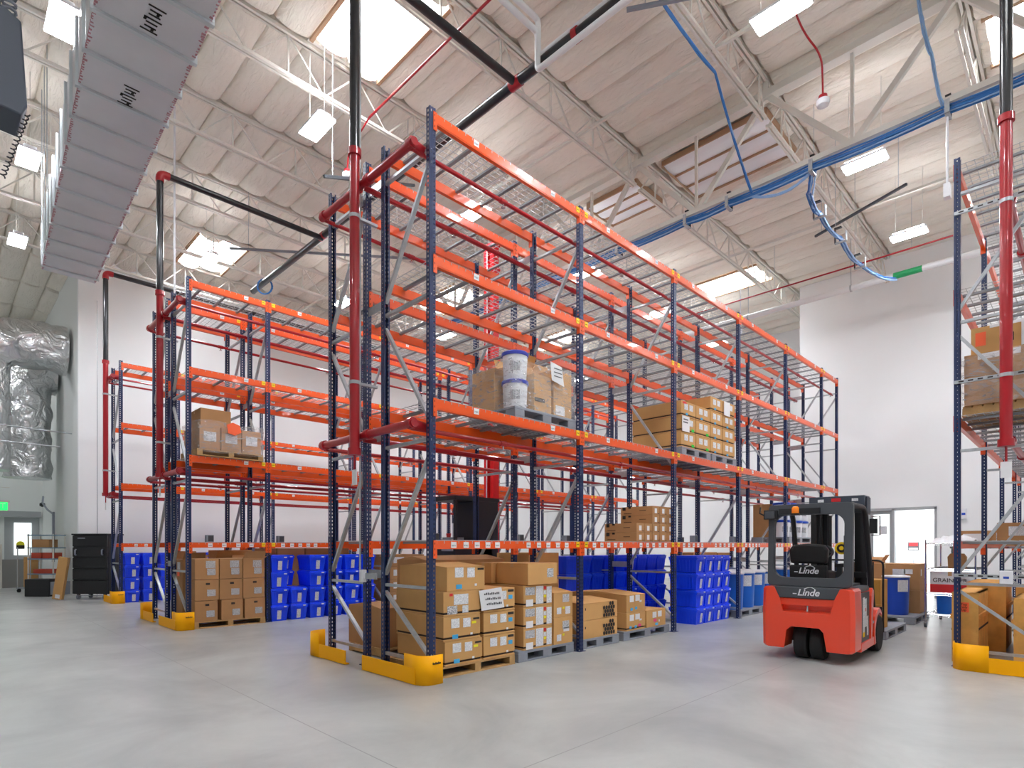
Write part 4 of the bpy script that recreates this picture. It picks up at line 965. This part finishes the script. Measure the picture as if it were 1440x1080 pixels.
# wire cart
ct = thing('wire_cart', 'chrome wire shelf cart beside the right rack', 'cart', (12.5, 1.35, 0)); W_, D_ = 1.5, .7
for x in (0, W_):
    for y in (0, D_):
        put('pole', MB().tube([(x, y, .12), (x, y, 1.56)], .014, 'chrome', 8).mesh('pole'), ct)
        c_ = put('caster', MB().lathe([(.03, -.018), (.058, -.018), (.058, .018), (.03, .018)], x, y, .06, 'lift_grey', 16, 'y').box(x - .02, x + .02, y - .025, y + .025, .06, .13, 'chrome').mesh('caster'), ct)
for z_ in (.24, .62, 1.05, 1.5):
    m = MB()
    for i in range(16): m.tube([(W_ * i / 15, 0, z_), (W_ * i / 15, D_, z_)], .004, 'chrome', 4)
    for y in (0, D_ / 2, D_): m.tube([(0, y, z_ - .01), (W_, y, z_ - .01)], .008, 'chrome', 6)
    for x in (0, W_):
        m.tube([(x, 0, z_ - .01), (x, D_, z_ - .01)], .008, 'chrome', 6)
        m.tube([(x, 0, z_ - .04), (x, D_, z_ - .04)], .006, 'chrome', 6)
    put('wire_shelf', m.mesh('wire_shelf'), ct)
m = MB(); V = []; rnd = random.Random(5); nx, ny = 18, 9
for i in range(nx + 1):
    for j in range(ny + 1):
        e = max(0, math.sin(PI * i / nx) * math.sin(PI * j / ny)) ** .4
        V.append((1.3 * i / nx, .66 * j / ny, (.05 + .11 * rnd.random()) * e))
m.add(V, [(i * (ny + 1) + j, (i + 1) * (ny + 1) + j, (i + 1) * (ny + 1) + j + 1, i * (ny + 1) + j + 1) for i in range(nx) for j in range(ny)], 'plastic_white')
tag(put('plastic_bag', m.mesh('bag'), None, (12.5, 1.37, 1.505)), 'crumpled white plastic bags on top of the wire cart', 'bag')
carton('long tan carton lying on the far side of the cart top', 14.4, 14.9, .45, 1.9, 1.45, 1.75, 'plain', (('s', .1, .35, .3, .8, 'paper'), ('s', .45, .65, .3, .85, 'label_barcode')), None, 'cardboard_dark')
tag(put('shelf_table', MB().box(14.3, 15.0, .4, 1.95, 1.40, 1.44, 'chrome').box(14.32, 14.36, .42, .46, 0, 1.4, 'chrome').box(14.32, 14.36, 1.89, 1.93, 0, 1.4, 'chrome').box(14.94, 14.98, .42, .46, 0, 1.4, 'chrome').box(14.94, 14.98, 1.89, 1.93, 0, 1.4, 'chrome').mesh('table', False)), 'chrome stand holding the long carton behind the cart', 'stand')
bx = carton('white and red printed box on the wire cart shelf', 12.55, 13.1, 1.42, 2.0, .625, 1.0, 'plain', (), None, 'plastic_white', name='supply_box', cat='box')
bx2 = put('red_panel', MB().box(-.281, -.277, -.28, .28, .01, .15, 'sticker_red').mesh('red_panel', False), bx)
def text(body, parent, loc, size, rot, m, ext=.001, shear=0, name='lettering'):
    cu = bpy.data.curves.new(name, 'FONT'); cu.body = body; cu.size = size; cu.extrude = ext; cu.shear = shear; cu.offset = .002 if shear else 0; cu.align_x = 'CENTER'; cu.align_y = 'CENTER'; cu.materials.append(M[m])
    o = bpy.data.objects.new(name, cu); C.objects.link(o); o.location = loc; o.rotation_euler = rot
    bpy.context.view_layer.update()
    me = bpy.data.meshes.new_from_object(o); bpy.data.objects.remove(o); me.name = 'lettering'
    o = put(name, me, parent, loc); o.rotation_euler = rot
    return o
text('GRAINGER', bx, (-.284, 0, .22), .1, (PI / 2, 0, -PI / 2), 'ink', .001)
t = thing('paper_bag', 'brown paper bag with handles on the upper cart shelf', 'bag', (12.9, 1.65, 1.055)); put('sack', MB().prism([(-.12, 0), (.12, 0), (.13, .2), (.09, .26), (-.09, .26), (-.13, .2)], 'x', -.09, .09, 'cardboard_dark').mesh('sack', False), t)
drum('small blue drum on the lower cart shelf', 12.75, 1.8, .245, .13, .34, 'drum_blue', None, False, 'drum_blue')
tag(put('white_bin', MB().lathe([(.12, 0), (.15, .3), (.16, .32)], 0, 0, 0, 'plastic_white', 24).mesh('bin'), None, (13.05, 1.65, .245)), 'white bucket on the lower cart shelf', 'bucket')
# wall dispenser
t = thing('wall_dispenser', 'white dispenser with blue window on the right wall', 'dispenser', (X1, 2.35, 2.15)); put('casing', MB().box(-.1, 0, -.07, .07, 0, .3, 'plastic_white').mesh('casing'), t, bevel=.02); put('window', MB().box(-.104, -.1, -.04, .04, .12, .18, 'drum_deep').mesh('window'), t)
# ---------------------------------------------------------------- right rack loads
def crate(label, x0, x1, y0, y1, z0, z1, sticker=False):
    t = thing('wooden_crate', label, 'crate', (x0, (y0 + y1) / 2, z0), 0, 'wooden crates under the right rack'); h = z1 - z0; b = (y1 - y0) / 2; Lx = x1 - x0
    [put('end_panel', MB().box(q_, q_ + .018, -b, b, 0, h, 'plywood').mesh('end_panel', False), t) for q_ in (0, Lx - .018)]
    m = MB(); n = max(4, int(Lx / .12))
    for s_ in (-b, b - .018):
        for i in range(n): m.box(.02 + (Lx - .04) * i / n + .004, .02 + (Lx - .04) * (i + 1) / n - .004, s_, s_ + .018, 0, h, 'plywood')
    m.box(.02, Lx - .02, -b, b, h - .02, h, 'plywood').box(.02, Lx - .02, -b, b, .02, .05, 'plywood')
    put('slats', m.mesh('slats', False), t)
    put('strap', MB().box(.0, Lx, b, b + .004, h * .45, h * .48, 'carton_gap').box(.0, Lx, -b - .004, -b, h * .45, h * .48, 'carton_gap').mesh('strap', False), t)
    put('batten', MB().box(.03, Lx - .03, b, b + .02, h * .62, h * .62 + .05, 'plywood').box(.03, Lx - .03, -b - .02, -b, h * .62, h * .62 + .05, 'plywood').box(.0, .02, -b - .02, -b, 0, h, 'plywood').mesh('batten', False), t)
    if sticker:
        q = put('sticker', MB().box(-.003, -.001, -.05, .05, .62, .74, 'sticker_orange').mesh('sticker', False), t, (0, 0, 0))
        for i, s_ in enumerate(('Top', 'only', 'Up')): text(s_, t, (-.0045, 0, .715 - i * .035), .04, (PI / 2, 0, -PI / 2), 'ink', .0005)
crate('golden wooden crate with an orange sticker at the right rack end', 8.95, 10.1, .96, 1.2, .02, .88, True)
crate('golden wooden crate behind the stickered one', 10.2, 11.3, .8, 1.2, .02, .95)
crate('golden wooden crate near the right edge of the frame', 8.98, 10.0, .08, .62, .02, .84)
crate('tall golden crate farther back under the right rack', 10.15, 11.2, .35, .68, .02, .9)
z = LV[1] + .012
pallet('wood', 'wooden pallet high on the right rack', 8.95, 10.1, .2, 1.1, z); z += .12
carton('wide film-wrapped brown carton high on the right rack', 8.93, 10.05, .2, 1.08, z, z + .62, 'plain', (('s', .15, .6, .88, .99, 'paper'),), None, 'cardboard_dark')
carton('tan carton with an orange note on top of the right rack load', 8.98, 9.9, .3, 1.02, z + .62, z + .95, 'plain', (('s', .06, .2, .3, .8, 'sticker_orange'), ('s', .25, .99, .9, 1.0, 'paper'), ('s', .5, .56, .3, .6, 'ink', 'printed_mark')), None)
wrap('clear film around the brown carton high on the right rack', [(8.91, .18), (8.91, 1.1), (10.07, 1.1), (10.07, .18)], z, z + .6)
sg = thing('paper_sheet', 'white sheet with red writing on the right rack load', 'paper sheet', (8.965, .35, z + .78)); put('sheet', MB().box(-.003, 0, -.2, .2, -.14, .14, 'paper').mesh('sheet', False), sg)
carton('tan carton on the first level of the right rack', 11.6, 12.3, .3, 1.0, LV[0] + .012, LV[0] + .3, 'plain', (('s', .2, .7, .3, .8, 'label_print'),), None, 'cardboard_dark')

# ---------------------------------------------------------------- left side by the entry
RZ = -PI / 4
t = thing('tool_cabinet', 'tall black wheeled cabinet of stacked cases', 'cabinet', (3.02, 19.15, 0), RZ)
W_, H_, D_ = .48, 1.78, .62
put('shell', MB().box(-W_, W_, .02, D_, .14, H_ - .04, 'case_black').mesh('shell'), t, bevel=.02)
zs = [.14, .52, .84, 1.14, 1.42, 1.74]
for i in range(5):
    d_ = put('drawer', MB().box(-W_ + .02, W_ - .01, -.03, .03, zs[i] + .01, zs[i + 1] - .012, 'case_black').box(-W_ + .06, W_ - .06, -.036, -.03, zs[i] + .05, zs[i] + .06, 'lift_dark').mesh('drawer'), t, bevel=.015)
    if i == 3:
        for x in (-.36, .36): put('handle', MB().tube([(x, -.035, 1.2), (x, -.07, 1.22), (x, -.07, 1.33), (x, -.035, 1.35)], .02, 'plastic_grey', 8).mesh('handle'), d_)
    if i == 4: put('name_plate', MB().box(-.32, -.12, -.036, -.03, 1.64, 1.67, 'plastic_grey').mesh('plate'), d_)
put('top_cap', MB().box(-W_ - .01, W_ + .01, -.04, D_ + .01, 1.74, H_, 'lift_dark').mesh('cap'), t, bevel=.01)
for x in (-.36, .36):
    for y in (.06, .52): put('caster', MB().lathe([(.02, -.025), (.065, -.025), (.065, .025), (.02, .025)], x, y, .065, 'plastic_grey', 16, 'x').box(x - .03, x + .03, y - .03, y + .03, .08, .14, 'lift_dark').mesh('caster'), t)
put('axle', MB().tube([(-.36, .03, .1), (.36, .03, .1)], .012, 'chrome', 8).mesh('axle'), t)
t = carton('long flat carton leaning against the black cabinet', -.13, .13, -.05, .05, 0, 1.15, 'plain', (('f', .3, .8, .03, .12, 'label_print'),), None)
t.location = (2.38, 19.62, .01); t.rotation_euler = (0, .16, RZ)
t = thing('shelving_unit', 'small shelving unit with blue shelves by the entry', 'shelving unit', (2.28, 22.1, 0), RZ)
for x in (-.37, .37):
    for y in (0, .45): put('post', MB().box(x - .015, x + .015, y - .015, y + .015, 0, 1.8, 'steel_white').mesh('post', False), t)
for z_ in (.62, .82 + .25, 1.40, 1.78): put('shelf', MB().box(-.39, .39, -.02, .47, z_ - .03, z_, 'shelf_blue').mesh('shelf', False), t)
def onshelf(dx_, dy_, z_): c_, s_ = math.cos(RZ), math.sin(RZ); return (2.28 + c_ * dx_ - s_ * dy_, 22.1 + s_ * dx_ + c_ * dy_, z_)
def shelfbox(label, dx_, w__, d__, z_, h__, m_, cat='carton', name='carton'):
    o = tag(put(name, MB().box(-w__ / 2, w__ / 2, -d__ / 2, d__ / 2, 0, h__, m_).mesh(name, False), None, onshelf(dx_, .22, z_), RZ, .005), label, cat); return o
shelfbox('brown carton on the upper blue shelf', -.05, .5, .35, 1.402, .24, 'cardboard_dark')
shelfbox('red bin on the middle blue shelf, left', -.16, .3, .38, 1.072, .17, 'red_bin', 'bin', 'parts_bin')
shelfbox('red bin on the middle blue shelf, right', .17, .3, .38, 1.072, .17, 'red_bin', 'bin', 'parts_bin')
shelfbox('red bin on the lowest blue shelf', .05, .6, .38, .622, .13, 'red_bin', 'bin', 'parts_bin')
t = thing('tipped_case', 'low black case lying on the floor before the shelves', 'case', (2.16, 21.1, 0), RZ)
put('shell', MB().box(-.45, .25, 0, .4, 0, .5, 'case_black').mesh('shell'), t, bevel=.02); put('groove', MB().box(-.38, .2, -.006, 0, .22, .26, 'lift_dark').mesh('groove'), t)
put('grey_panel', MB().box(.25, .55, .05, .4, .05, .42, 'plastic_grey').mesh('panel', False), t)
t = thing('platform_truck', 'wheeled frame with folded cartons beside the shelves', 'cart', (2.0, 23.3, 0), RZ)
for x in (-.2, .2): put('upright', MB().tube([(x, 0, .1), (x, 0, 1.4)], .015, 'chrome', 8).mesh('upright'), t)
put('deck', MB().box(-.25, .25, 0, .5, .12, .16, 'plastic_grey').mesh('deck', False), t)
for x in (-.2, .2): put('wheel', MB().lathe([(.02, -.02), (.06, -.02), (.06, .02), (.02, .02)], x, .05, .06, 'rubber', 14, 'x').mesh('wheel'), t)
carton('flattened brown carton standing on the wheeled frame', 2.0, 2.35, 23.3, 23.5, .165, .95, 'open', (), None)
tag(put('sheet_stack', MB().box(1.68, 2.32, 26.2, 26.26, .0, .98, 'panel_grey').mesh('sheet', False)), 'dark grey panel leaning by the entry door', 'panel')
tag(put('sheet_stack', MB().box(.4, 1.62, 26.2, 26.26, .7, 1.45, 'panel_grey').box(.4, 1.62, 26.2, 26.26, 0, .7, 'paper').mesh('sheet', False)), 'half grey half white panel at the left edge', 'panel')
tag(put('barrier_post', MB().tube([(1.65, 26.23, 0), (1.65, 26.23, 1.5)], .03, 'steel_white', 10).mesh('post')), 'slim white post between the grey panels', 'post')
t = thing('exit_sign', 'green lit exit sign hanging at the left edge', 'exit sign', (1.5, 25.2, 2.62), 0)
put('panel', MB().box(-.32, .25, 0, .03, 0, .26, 'exit_green').mesh('panel', False), t); put('bracket', MB().box(-.34, .3, -.01, .06, .26, .31, 'steel_white').tube([(-.05, .02, .3), (-.05, .02, .75), (.3, .02, .75)], .012, 'steel_white', 6).mesh('bracket'), t)
text('EXIT', t, (-.05, -.004, .13), .24, (PI / 2, 0, 0), 'plastic_white')
t = thing('jointed_bracket', 'jointed arm and grey post on the corner wall', 'bracket', (2.94, 25.0, 0))
put('post', MB().box(-.06, 0, -.08, .08, .9, 2.6, 'plastic_grey').mesh('post', False), t); put('arm', MB().tube([(-.05, 0, 2.55), (-.12, .6, 2.7), (-.2, 1.1, 2.95), (-.15, 1.4, 3.2)], .03, 'plastic_grey', 8).lathe([(.02, -.08), (.08, -.04), (.08, .04), (.02, .08)], -.2, 1.15, 2.9, 'lift_dark', 12).mesh('arm'), t)

# ---------------------------------------------------------------- forklift (local: x forward, y left)
FK = thing('forklift', 'red and dark grey three-wheel forklift parked in the aisle, seen from behind', 'forklift', (7.72, 2.5, 0), math.radians(3))
m = MB()
zb = .15
def chamf(m, poly, x0, x1, c, mt):   # extrude in x with a chamfered rear
    n = len(poly)
    A = [(x0, y * (1 - c / .53), z) for y, z in poly]; B = [(x0 + c, y, z) for y, z in poly]; Cc = [(x1, y, z) for y, z in poly]
    V = A + B + Cc; F = [tuple(range(n))]
    for k in (0, n):
        for i in range(n): F.append((k + i, k + n + i, k + n + (i + 1) % n, k + (i + 1) % n))
    F.append(tuple(reversed(range(2 * n, 3 * n)))); m.add(V, F, mt)
low = [(-.53, zb + .03), (-.5, zb), (-.25, zb), (-.21, .38), (-.16, .43), (.19, .43), (.25, .38), (.28, zb), (.5, zb), (.53, zb + .03), (.535, .6),
       (.525, .90), (.50, .93), (.41, .93), (.34, .79), (.29, .62), (-.29, .62), (-.34, .79), (-.41, .93), (-.50, .93), (-.525, .90), (-.535, .6)]
chamf(m, low, 0, .40, .045, 'lift_red')
m.prism([(-.345, .70), (.345, .70), (.345, .79), (-.345, .79)], 'x', .035, .30, 'lift_red')
m.prism([(-.33, .62), (.33, .62), (.33, .70), (-.33, .70)], 'x', .12, .3, 'lift_red')
m.add([(.0, -.33, .62), (.0, .33, .62), (.12, .30, .635), (.12, -.30, .635)], [(0, 1, 2, 3)], 'lift_red')
put('counterweight', m.mesh('counterweight', False), FK, bevel=.008)
put('tow_pin', MB().tube([(.06, 0, .62), (.06, 0, .74)], .011, 'chrome', 10).mesh('tow_pin'), FK)
pn = put('rear_panel', MB().prism([(-.335, .795), (.335, .795), (.405, .935), (-.405, .935)], 'x', .015, .34, 'lift_grey').box(.34, .5, -.5, .5, .6, .93, 'lift_grey').mesh('rear_panel', False), FK, bevel=.008)
def linde(parent, x, y, z, s_):
    text('Linde', parent, (x, y, z), s_, (PI / 2, 0, -PI / 2), 'plastic_white', .0015, .28)
    pts = [(x, y + s_ * (-.1 + 1.1 * t / 8 - .3), z + s_ * (.42 + .2 * math.sin(PI * (t / 8) ** 1.2))) for t in range(9)]
    put('logo_swoosh', MB().tube([(p[0], 2 * y - p[1], p[2]) for p in pts], s_ * .035, 'plastic_white', 5).mesh('swoosh'), parent)
    put('logo_swoosh', MB().box(x - .001, x + .001, y + s_ * 1.15, y + s_ * 1.55, z - s_ * .18, z - s_ * .08, 'plastic_white').mesh('bar', False), parent)
linde(pn, .011, -.02, .865, .115)
# rear guard frame: rounded rectangular ring
def rr(y0, y1, z0, z1, r, n=6):
    out = []
    for (cy, cz, a) in ((y1 - r, z1 - r, 0), (y0 + r, z1 - r, 90), (y0 + r, z0 + r, 180), (y1 - r, z0 + r, 270)):
        for i in range(n + 1): t = math.radians(a + 90 * i / n); out.append((cy + r * math.cos(t), cz + r * math.sin(t)))
    return out
def ringx(m, O, I, x0, x1, mt, lean=0):
    n = len(O); f = lambda z: lean * (z - .93)
    V = [(x0 + f(z), y, z) for y, z in O] + [(x0 + f(z), y, z) for y, z in I] + [(x1 + f(z), y, z) for y, z in O] + [(x1 + f(z), y, z) for y, z in I]
    F = []
    for i in range(n):
        j = (i + 1) % n; F += [(i, j, n + j, n + i), (2 * n + i, 3 * n + i, 3 * n + j, 2 * n + j), (i, 2 * n + i, 2 * n + j, j), (n + i, n + j, 3 * n + j, 3 * n + i)]
    m.add(V, F, mt)
m = MB(); ringx(m, rr(-.49, .49, .94, 1.99, .05), rr(-.40, .42, 1.05, 1.85, .13), .08, .17, 'lift_grey', .05)
put('overhead_guard_frame', m.mesh('guard_frame', False), FK, bevel=.006)
m = MB()
for s_ in (-1, 1):
    m.tube(elbow([(.16, s_ * .45, 1.96), (1.02, s_ * .45, 1.96), (1.42, s_ * .47, .62)], .2), .035, 'lift_dark', 10)
for i in range(7): x = .3 + i * .12; m.box(x, x + .03, -.44, .44, 1.93, 1.97, 'lift_dark')
m.box(1.0, 1.04, -.45, .45, 1.9, 1.98, 'lift_dark')
put('overhead_guard', m.mesh('overhead_guard'), FK)
b_ = put('work_light', MB().box(.02, .1, .36, .52, 1.80, 1.92, 'lift_dark').box(.0, .02, .38, .50, 1.81, 1.9, 'lift_grey').tube([(.06, .5, 1.84), (-.03, .55, 1.88), (.0, .55, 1.96)], .012, 'lift_dark', 6).mesh('work_light'), FK, bevel=.005)
put('beacon', MB().lathe([(.045, 0), (.045, .06), (.03, .085), (.005, .09)], .06, .14, 1.87, 'amber', 18).box(.03, .09, .09, .19, 1.85, 1.87, 'lift_dark').mesh('beacon'), FK)
put('camera_bar', MB().box(.05, .1, -.14, .34, 1.86, 1.93, 'lift_dark').mesh('camera_bar'), FK)
# seat
st = put('seat', None, FK, (.42, .09, 0))
put('backrest', MB().prism([(-.22, 1.22), (.22, 1.22), (.235, 1.4), (.19, 1.47), (0, 1.485), (-.19, 1.47), (-.235, 1.4)], 'x', 0, .12, 'seat_black').mesh('backrest', False), st, bevel=.03)
bs = put('back_shell', MB().prism([(-.22, 1.0), (.22, 1.0), (.225, 1.2), (-.225, 1.2)], 'x', -.02, .1, 'seat_black').mesh('back_shell', False), st, bevel=.015)
linde(bs, -.025, -.01, 1.125, .11)
put('cushion', MB().box(.08, .5, -.22, .22, 1.0, 1.12, 'seat_black').mesh('cushion', False), st, bevel=.03)
put('steering_wheel', MB().tube([(1.02 + .09 * math.cos(t * PI / 12), .1 + .17 * math.sin(t * PI / 12), 1.36 + .1 * math.cos(t * PI / 12)) for t in range(25)], .014, 'lift_dark', 8, False).tube([(1.02, .1, 1.36), (1.18, .1, 1.1)], .03, 'lift_dark', 8).tube([(1.02, -.07, 1.36), (1.02, .27, 1.36)], .012, 'lift_dark', 6).mesh('steering_wheel'), FK)
put('armrest', MB().box(.55, .95, -.3, -.2, 1.18, 1.22, 'seat_black').box(.55, .62, -.28, -.22, 1.0, 1.18, 'lift_dark').tube([(.9, -.25, 1.22), (.9, -.25, 1.32)], .018, 'lift_dark', 8).tube([(.97, -.27, 1.22), (.97, -.27, 1.3)], .015, 'chrome', 8).mesh('armrest'), FK)
# chassis
put('chassis', MB().box(.38, 1.55, -.44, .44, .2, .55, 'lift_dark').box(.42, 1.0, -.4, .4, .55, .96, 'lift_dark').box(1.0, 1.6, -.38, .38, .3, .52, 'lift_dark').mesh('chassis', False), FK)
put('side_panel', MB().box(.41, .92, -.52, -.505, .24, .86, 'lift_grey').box(.41, .92, .505, .52, .24, .86, 'lift_grey').mesh('side_panel', False), FK)
put('battery_cover', MB().box(.36, .98, -.51, .51, .86, .935, 'lift_grey').mesh('battery_cover', False), FK, bevel=.025)
put('sill', MB().box(.38, 1.35, -.535, -.44, .13, .24, 'lift_red').box(.38, 1.35, .44, .535, .13, .24, 'lift_red').mesh('sill', False), FK, bevel=.01)
for s_ in (-1, 1):
    m = MB(); a, b = sorted((s_ * .54, s_ * .42))
    m.prism([(.92, .24), (1.0, .24), (1.12, .86), (1.02, .9), (.95, .8)], 'y', a, b, 'lift_red')
    fp = [(1.15, .13), (1.22, .13)] + [(1.5 + .29 * math.cos(PI - q * PI / 10), .24 + .29 * math.sin(PI - q * PI / 10)) for q in range(1, 8)] + [(1.62, .56), (1.5, .60), (1.36, .58), (1.2, .5), (1.15, .38)]
    m.prism(fp, 'y', a, b, 'lift_red')
    put('front_fender', m.mesh('fender', False), FK, bevel=.006)
put('step', MB().box(1.0, 1.4, -.53, -.4, .42, .45, 'plastic_grey').mesh('step', False), FK)
put('warning_labels', MB().box(.52, .62, -.524, -.521, .3, .8, 'label_print').box(.64, .74, -.524, -.521, .42, .78, 'label_print').box(.76, .84, -.524, -.521, .3, .55, 'label_print').box(.52, .62, -.525, -.522, .3, .36, 'tag_yellow').box(.66, .7, -.525, -.522, .62, .66, 'sticker_red').mesh('labels', False), FK)
def wheel(nm, x, y, r, w_, axr):
    t = put(nm, None, FK, (x, y, r))
    put('tyre', MB().lathe([(r * .6, -w_ / 2), (r * .93, -w_ / 2), (r, -w_ * .36), (r, w_ * .36), (r * .93, w_ / 2), (r * .6, w_ / 2)], 0, 0, 0, 'rubber', 32, 'y').mesh('tyre'), t)
    m = MB().lathe([(r * .62, -w_ * .42), (r * .5, -w_ * .3), (r * .2, -w_ * .3), (r * .18, -w_ * .45), (.01, -w_ * .45)], 0, 0, 0, 'hub_red', 24, 'y')
    m.lathe([(r * .62, w_ * .42), (r * .5, w_ * .3), (r * .2, w_ * .3), (.01, w_ * .35)], 0, 0, 0, 'hub_red', 24, 'y')
    for k in range(6): a = k * PI / 3; m.lathe([(.014, -w_ * .40), (.014, -w_ * .3)], r * .34 * math.sin(a), 0, r * .34 * math.cos(a), 'chrome', 8, 'y')
    put('hub', m.mesh('hub'), t)
wheel('drive_wheel', .32, .11, .215, .15, 0); wheel('drive_wheel', .32, -.08, .215, .15, 0)
wheel('front_wheel', 1.5, .45, .25, .17, 0); wheel('front_wheel', 1.5, -.46, .25, .17, 0)
# mast
m = MB()
for s_ in (-1, 1):
    for (x, y) in ((1.62, .33), (1.72, .27), (1.80, .21)): m.box(x, x + .07, s_ * y - .035, s_ * y + .035, .08, 2.08, 'lift_dark')
m.box(1.6, 1.7, -.36, .36, 1.0, 1.08, 'lift_dark').box(1.6, 1.7, -.36, .36, .3, .4, 'lift_dark')
for y in (-.12, .12): m.tube([(1.66, y, .15), (1.66, y, 1.9)], .03, 'lift_dark', 10)
put('mast', m.mesh('mast', False), FK)
cr = put('mast_crosshead', MB().box(1.5, 1.84, -.36, .36, 2.03, 2.17, 'unit_grey').box(1.55, 1.8, -.38, -.36, 1.9, 2.15, 'unit_grey').mesh('crosshead', False), FK, bevel=.01)
put('warning_labels', MB().box(1.497, 1.4995, .16, .24, 2.09, 2.13, 'label_print').box(1.497, 1.4995, -.06, .06, 2.09, 2.14, 'sticker_red').box(1.497, 1.4995, -.28, -.2, 2.09, 2.13, 'label_print').mesh('labels', False), cr)
put('hydraulic_hose', MB().tube([(1.5, -.2, .5), (1.48, -.22, 1.2), (1.52, -.18, 1.9)], .012, 'rubber', 6).tube([(1.5, -.1, .5), (1.46, -.12, .9), (1.55, -.1, 1.6)], .012, 'rubber', 6).tube([(1.5, .2, .5), (1.48, .22, 1.2), (1.52, .2, 1.9)], .012, 'rubber', 6).mesh('hose'), FK)
put('mirror', MB().box(1.2, 1.24, -.56, -.47, 1.62, 1.82, 'lift_dark').tube([(1.18, -.5, 1.85), (1.16, -.6, 1.85), (1.16, -.6, 1.6), (1.18, -.5, 1.6)], .01, 'chrome', 6).mesh('mirror'), FK)
m = MB().lathe([(.09, -.01), (.09, .01)], 1.56, .0, 1.42, 'tag_yellow', 20, 'x').lathe([(.06, -.013), (.06, .0)], 1.555, .0, 1.42, 'ink', 20, 'x').lathe([(.03, -.016), (.03, 0)], 1.555, .0, 1.42, 'tag_yellow', 16, 'x')
put('round_warning_decal', m.mesh('decal'), FK, (0, -.06, 0))
m = MB()
for i in range(9): y = -.5 + i * .125; m.tube([(2.0, y, .35), (2.0, y, 1.22)], .009, 'lift_dark', 6)
m.tube(elbow([(2.0, -.5, .2), (2.0, -.5, 1.24), (2.0, .5, 1.24), (2.0, .5, .2)], .08), .014, 'lift_dark', 8)
m.box(1.92, 1.97, -.5, .5, .2, .28, 'lift_dark').box(1.92, 1.97, -.5, .5, .5, .57, 'lift_dark')
put('load_backrest', m.mesh('load_backrest'), FK)
for s_ in (-1, 1): put('fork', MB().box(1.97, 2.0, s_ * .25 - .05, s_ * .25 + .05, .04, .55, 'lift_dark').box(1.97, 2.55, s_ * .25 - .05, s_ * .25 + .05, .04, .075, 'lift_dark').mesh('fork', False), FK)

# ---------------------------------------------------------------- turret truck with raised mast in the middle aisle
RT = thing('reach_truck', 'black aisle truck with a raised red mast between the racks', 'reach truck', (7.6, 8.62, 0))
put('body', MB().box(-.55, .45, -.05, .68, .12, 1.45, 'lift_dark').box(-.55, -.42, -.05, .68, 1.45, 1.55, 'lift_dark').mesh('body', False), RT, bevel=.02)
put('operator_cab', MB().box(.0, .6, -.05, .66, 1.0, 2.35, 'lift_dark').mesh('cab', False), RT, bevel=.02)
m = MB().box(-.55, .62, -.05, .7, 2.34, 2.42, 'lift_dark')
for y in (-.01, .65): m.box(-.53, -.48, y - .03, y + .03, 1.4, 2.36, 'lift_dark')
put('overhead_guard', m.mesh('guard', False), RT)
put('control_panel', MB().box(-.42, -.2, .1, .5, 1.5, 1.62, 'plastic_grey').tube([(-.3, .3, 1.6), (-.3, .3, 1.9)], .03, 'plastic_white', 8).lathe([(.04, 0), (.05, .08)], -.3, .45, 1.62, 'sticker_red', 12).mesh('controls'), RT)
put('grey_panel', MB().box(-.6, -.55, .0, .3, 1.35, 1.58, 'plastic_grey').mesh('panel', False), RT)
for s_ in (0, .2): put('mast_channel', MB().box(.62, .78, .12 + s_, .21 + s_, .1, 7.75, 'mast_red').mesh('mast_channel', False), RT)
put('inner_mast', MB().box(.70, .78, .22, .31, .1, 7.6, 'hub_red').mesh('inner_mast', False), RT)
m = MB()
for z in (1.5, 3.4, 5.3, 7.2, 7.7): m.box(.60, .8, .1, .43, z, z + .06, 'mast_red')
put('mast_tie', m.mesh('mast_tie', False), RT)
put('hose', MB().tube([(.58, .27, .5), (.575, .28, 2.6), (.58, .265, 4.5), (.58, .27, 7.6)], .012, 'plastic_white', 6).mesh('hose'), RT)
for (x, y) in ((-.35, -.03), (-.35, .66), (.3, -.03), (.3, .66)): put('wheel', MB().lathe([(.05, -.06), (.15, -.06), (.15, .06), (.05, .06)], x, y, .15, 'rubber', 20, 'y').mesh('wheel'), RT)
